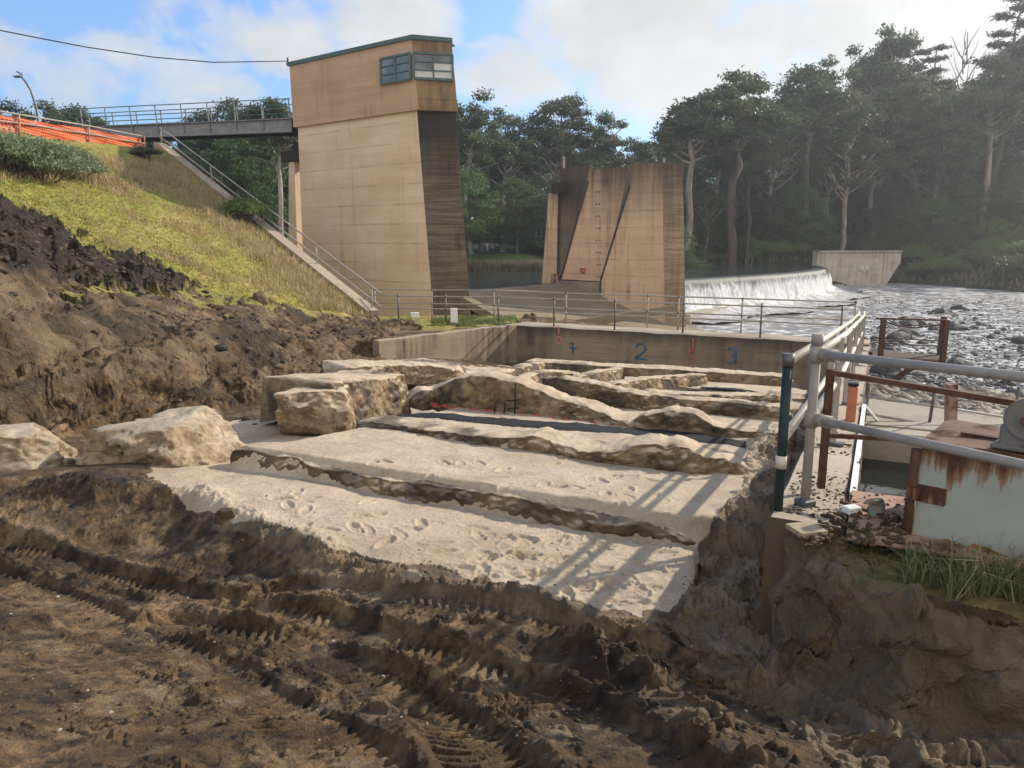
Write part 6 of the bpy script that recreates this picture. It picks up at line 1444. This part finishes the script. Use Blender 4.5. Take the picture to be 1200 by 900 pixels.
for _ in range(150):
    px, py = r5.uniform(-40, 1240), r5.uniform(600, 960); d = ray(px, py); t = -2.3/d[2]; x, y = d[0]*t, d[1]*t
    if not (1.4 < math.hypot(x, y) < 8): continue
    if poly_in(np.array([px]), np.array([py]), [(890, 620), (1080, 700), (1260, 730), (1260, 860), (900, 790)])[0]: continue
    if x > 1.1 and y > 2.2 and gz(x, y) > -2.42: continue
    s = .005+.014*r5.random()**3; P_.append((x, y, gz(x, y)+s*.1)); S_.append(s)
lumps('pebbles', P_, S_, 'pebble', 5)
P_, S_ = [], []                                                           # spoil on the bank and heap, soil spilled over the steel floor
for _ in range(5200):
    px, py = r5.uniform(-40, 440), r5.uniform(240, 500); 
    try: q = onH(px, py)
    except Exception: continue
    break
for i in range(4200):
    x, y = r5.uniform(-20, -2), r5.uniform(10.5, 26); z = gz(x, y); px, py = proj(x, y, z)
    if -80 < px < 445 and 240 < py < 500:
        hp = poly_in(np.array([px]), np.array([py]), heap_poly)[0]
        if not hp and py < np.interp(px, GBx, GBy)+6: continue
        if not hp and r5.random() < .9: continue
        s = (.03+.11*r5.random()**2.5); P_.append((x, y, z+s*.3)); S_.append(s)
lumps('spoil_clods', P_, S_, 'dark_clod', 6)
P_, S_ = [], []
for _ in range(700):
    px, py = r5.uniform(940, 1065), r5.uniform(572, 640); k = r5.random(); q = atz(px, py, -1.655)
    if py < 602 and k < .7: continue
    s = .004+.026*r5.random()**3*(1 if py > 600 else .5); P_.append((q.x, q.y, -1.655+s*.3)); S_.append(s)
for _ in range(900):
    u = 4.7+4.5*r5.random()**1.6; v = r5.uniform(-.44, -.08); x, y = xy(u, v); s = .003+.012*r5.random()**3; P_.append((x, y, Wz(u)+s*.2)); S_.append(s)
lumps('spilled_soil', P_, S_, 'clod', 7)
CLOUDS = [(455, 30, (.10, .06), 1.), (340, 50, (.08, .05), .8), (750, 25, (.15, .08), 1.2), (800, 80, (.14, .08), 1.1), (590, 95, (.10, .05), .5), (900, 40, (.14, .06), .8), (1000, 50, (.16, .07), .6), (1150, 0, (.25, .14), 1.4), (180, 75, (.24, .06), .35), (90, 105, (.1, .05), .2)]

# ------------------------------------------------------------------ light, sky, render
SUN_AZ, SUN_EL = 60, 29
sd_ = bpy.data.lights.new('sun', 'SUN'); sd_.energy = 3.7; sd_.angle = R(.6); sd_.color = (1, .90, .76)
so = bpy.data.objects.new('sun', sd_); COL.objects.link(so)
dirv = Vector((math.sin(R(SUN_AZ))*math.cos(R(SUN_EL)), math.cos(R(SUN_AZ))*math.cos(R(SUN_EL)), math.sin(R(SUN_EL))))
so.rotation_euler = dirv.to_track_quat('Z', 'Y').to_euler(); so.location = (20, 10, 30)
w = bpy.data.worlds.new('World'); sc.world = w; w.use_nodes = True; nt = w.node_tree; nt.nodes.clear()
N = nt.nodes.new; L = nt.links.new
sky = N('ShaderNodeTexSky'); sky.sky_type = 'NISHITA'; sky.sun_disc = False; sky.sun_elevation = R(SUN_EL); sky.sun_rotation = R(SUN_AZ); sky.dust_density = 1.6; sky.air_density = 1.0; sky.ozone_density = 1.5
tc = N('ShaderNodeTexCoord')
def wmap(scale, loc=(0, 0, 0)):
    m = N('ShaderNodeMapping'); m.inputs['Scale'].default_value = scale; m.inputs['Location'].default_value = loc; L(tc.outputs['Generated'], m.inputs[0]); return m.outputs[0]
def wnoise(vec, s, d=8, r=.6, dist=0):
    n = N('ShaderNodeTexNoise'); n.inputs['Scale'].default_value = s; n.inputs['Detail'].default_value = d; n.inputs['Roughness'].default_value = r; n.inputs['Distortion'].default_value = dist; L(vec, n.inputs['Vector']); return n.outputs['Fac']
def wmath(op, a, b, cl=False):
    q = N('ShaderNodeMath'); q.operation = op; q.use_clamp = cl
    for i, v in enumerate((a, b)):
        if isinstance(v, (int, float)): q.inputs[i].default_value = v
        else: L(v, q.inputs[i])
    return q.outputs[0]
def wramp(f, stops):
    q = N('ShaderNodeValToRGB'); e = q.color_ramp.elements
    while len(e) < len(stops): e.new(.5)
    for i, (p, c) in enumerate(stops): e[i].position = p; e[i].color = (c, c, c, 1)
    L(f, q.inputs[0]); return q.outputs[0]
big = wnoise(wmap((1, 1, 2.2), (3.1, 1.7, .4)), 2.3, 9, .58, .25)
dt = N('ShaderNodeVectorMath'); dt.operation = 'DOT_PRODUCT'; L(tc.outputs['Generated'], dt.inputs[0]); dt.inputs[1].default_value = dirv
near_sun = wmath('POWER', wmath('MAXIMUM', dt.outputs['Value'], 0.), 4.)
# cumulus banks: each is a patch of sky (direction, angular radius) broken up by noise
dens = None
for px_, py_, rad, wt in CLOUDS:
    v_ = Vector(ray(px_, py_)).normalized()
    q = N('ShaderNodeVectorMath'); q.operation = 'SUBTRACT'; L(tc.outputs['Generated'], q.inputs[0]); q.inputs[1].default_value = v_
    s_ = N('ShaderNodeVectorMath'); s_.operation = 'MULTIPLY'; L(q.outputs[0], s_.inputs[0]); s_.inputs[1].default_value = (1/rad[0], 1/rad[0], 1/rad[1])
    ln = N('ShaderNodeVectorMath'); ln.operation = 'LENGTH'; L(s_.outputs[0], ln.inputs[0])
    d1 = wmath('MULTIPLY', wmath('SUBTRACT', 1., ln.outputs['Value'], False), wt)
    dens = d1 if dens is None else wmath('MAXIMUM', dens, d1)
puff = wnoise(wmap((1, 1, 1.4)), 9, 9, .6, .3)
cl = wramp(wmath('ADD', wmath('MAXIMUM', dens, -.35), wmath('ADD', wmath('MULTIPLY', wmath('SUBTRACT', puff, .5), 1.5), wmath('MULTIPLY', wmath('SUBTRACT', big, .5), 1.1))), [(.0, 0.), (.14, .5), (.42, 1.)])
thin = wramp(wmath('ADD', big, wmath('MULTIPLY', near_sun, .30)), [(.66, 0.), (1.05, .45)])
cov = wmath('MAXIMUM', cl, thin, True)
shade = wramp(wnoise(wmap((1, 1, 1.6), (5, 2, 1)), 6, 8, .6), [(.3, .80), (.7, 1.05)])
cc = N('ShaderNodeMix'); cc.data_type = 'RGBA'; cc.inputs[6].default_value = (3.75, 3.8, 3.85, 1); cc.inputs[7].default_value = (4.4, 4.35, 4.25, 1); L(near_sun, cc.inputs[0])
cs = N('ShaderNodeMix'); cs.data_type = 'RGBA'; cs.blend_type = 'MULTIPLY'; cs.inputs[0].default_value = 1; L(cc.outputs[2], cs.inputs[6]); L(shade, cs.inputs[7])
sk2 = N('ShaderNodeMix'); sk2.data_type = 'RGBA'; sk2.blend_type = 'MULTIPLY'; sk2.inputs[0].default_value = 1; L(sky.outputs[0], sk2.inputs[6]); sk2.inputs[7].default_value = (.64, .84, 1.08, 1)
dm = wmath('SUBTRACT', 1., wmath('MULTIPLY', near_sun, .62)); sk3 = N('ShaderNodeVectorMath'); sk3.operation = 'SCALE'; L(sk2.outputs[2], sk3.inputs[0]); L(dm, sk3.inputs['Scale'])
mx = N('ShaderNodeMix'); mx.data_type = 'RGBA'; sx = N('ShaderNodeSeparateXYZ'); L(tc.outputs['Generated'], sx.inputs[0]); rear = wmath('MULTIPLY', wmath('SUBTRACT', wmath('MULTIPLY', sx.outputs[1], -1.), -.05), 1.6, True)  # bright warm cover added behind the camera to fill the shaded faces
rear_fill = wmath('MULTIPLY', rear, wramp(wmath('ADD', big, wmath('MULTIPLY', puff, .3)), [(.45, .55), (.7, 1.)])); cov = wmath('MAXIMUM', cov, rear_fill, True)
c3 = N('ShaderNodeMix'); c3.data_type = 'RGBA'; L(rear, c3.inputs[0]); L(cs.outputs[2], c3.inputs[6]); c3.inputs[7].default_value = (5.8, 5.45, 5.0, 1)
L(cov, mx.inputs[0]); L(sk3.outputs[0], mx.inputs[6]); L(c3.outputs[2], mx.inputs[7])
bg = N('ShaderNodeBackground'); bg.inputs[1].default_value = .15; L(mx.outputs[2], bg.inputs[0])
wo = N('ShaderNodeOutputWorld'); L(bg.outputs[0], wo.inputs[0])
sc.render.engine = 'CYCLES'; sc.cycles.max_bounces = 6; sc.cycles.transparent_max_bounces = 12; sc.cycles.volume_bounces = 0
sc.view_settings.view_transform = 'Standard'; sc.view_settings.look = 'None'; sc.view_settings.gamma = 1; sc.view_settings.exposure = .62

# ------------------------------------------------------------------ the air of the valley
bm = NB(); box(bm, (60, 150, 30), (760, 560, 86)); hz_o = obj('haze', bm, None)
hm = bpy.data.materials.new('air'); hm.use_nodes = True; hm.node_tree.nodes.clear(); ho = hm.node_tree.nodes.new('ShaderNodeOutputMaterial'); hv = hm.node_tree.nodes.new('ShaderNodeVolumePrincipled')
hv.inputs['Color'].default_value = (.86, .90, .95, 1); hv.inputs['Density'].default_value = .00065; hv.inputs['Anisotropy'].default_value = .55; hm.node_tree.links.new(hv.outputs[0], ho.inputs['Volume'])
hz_o.data.materials.append(hm); tag(hz_o, kind='stuff')
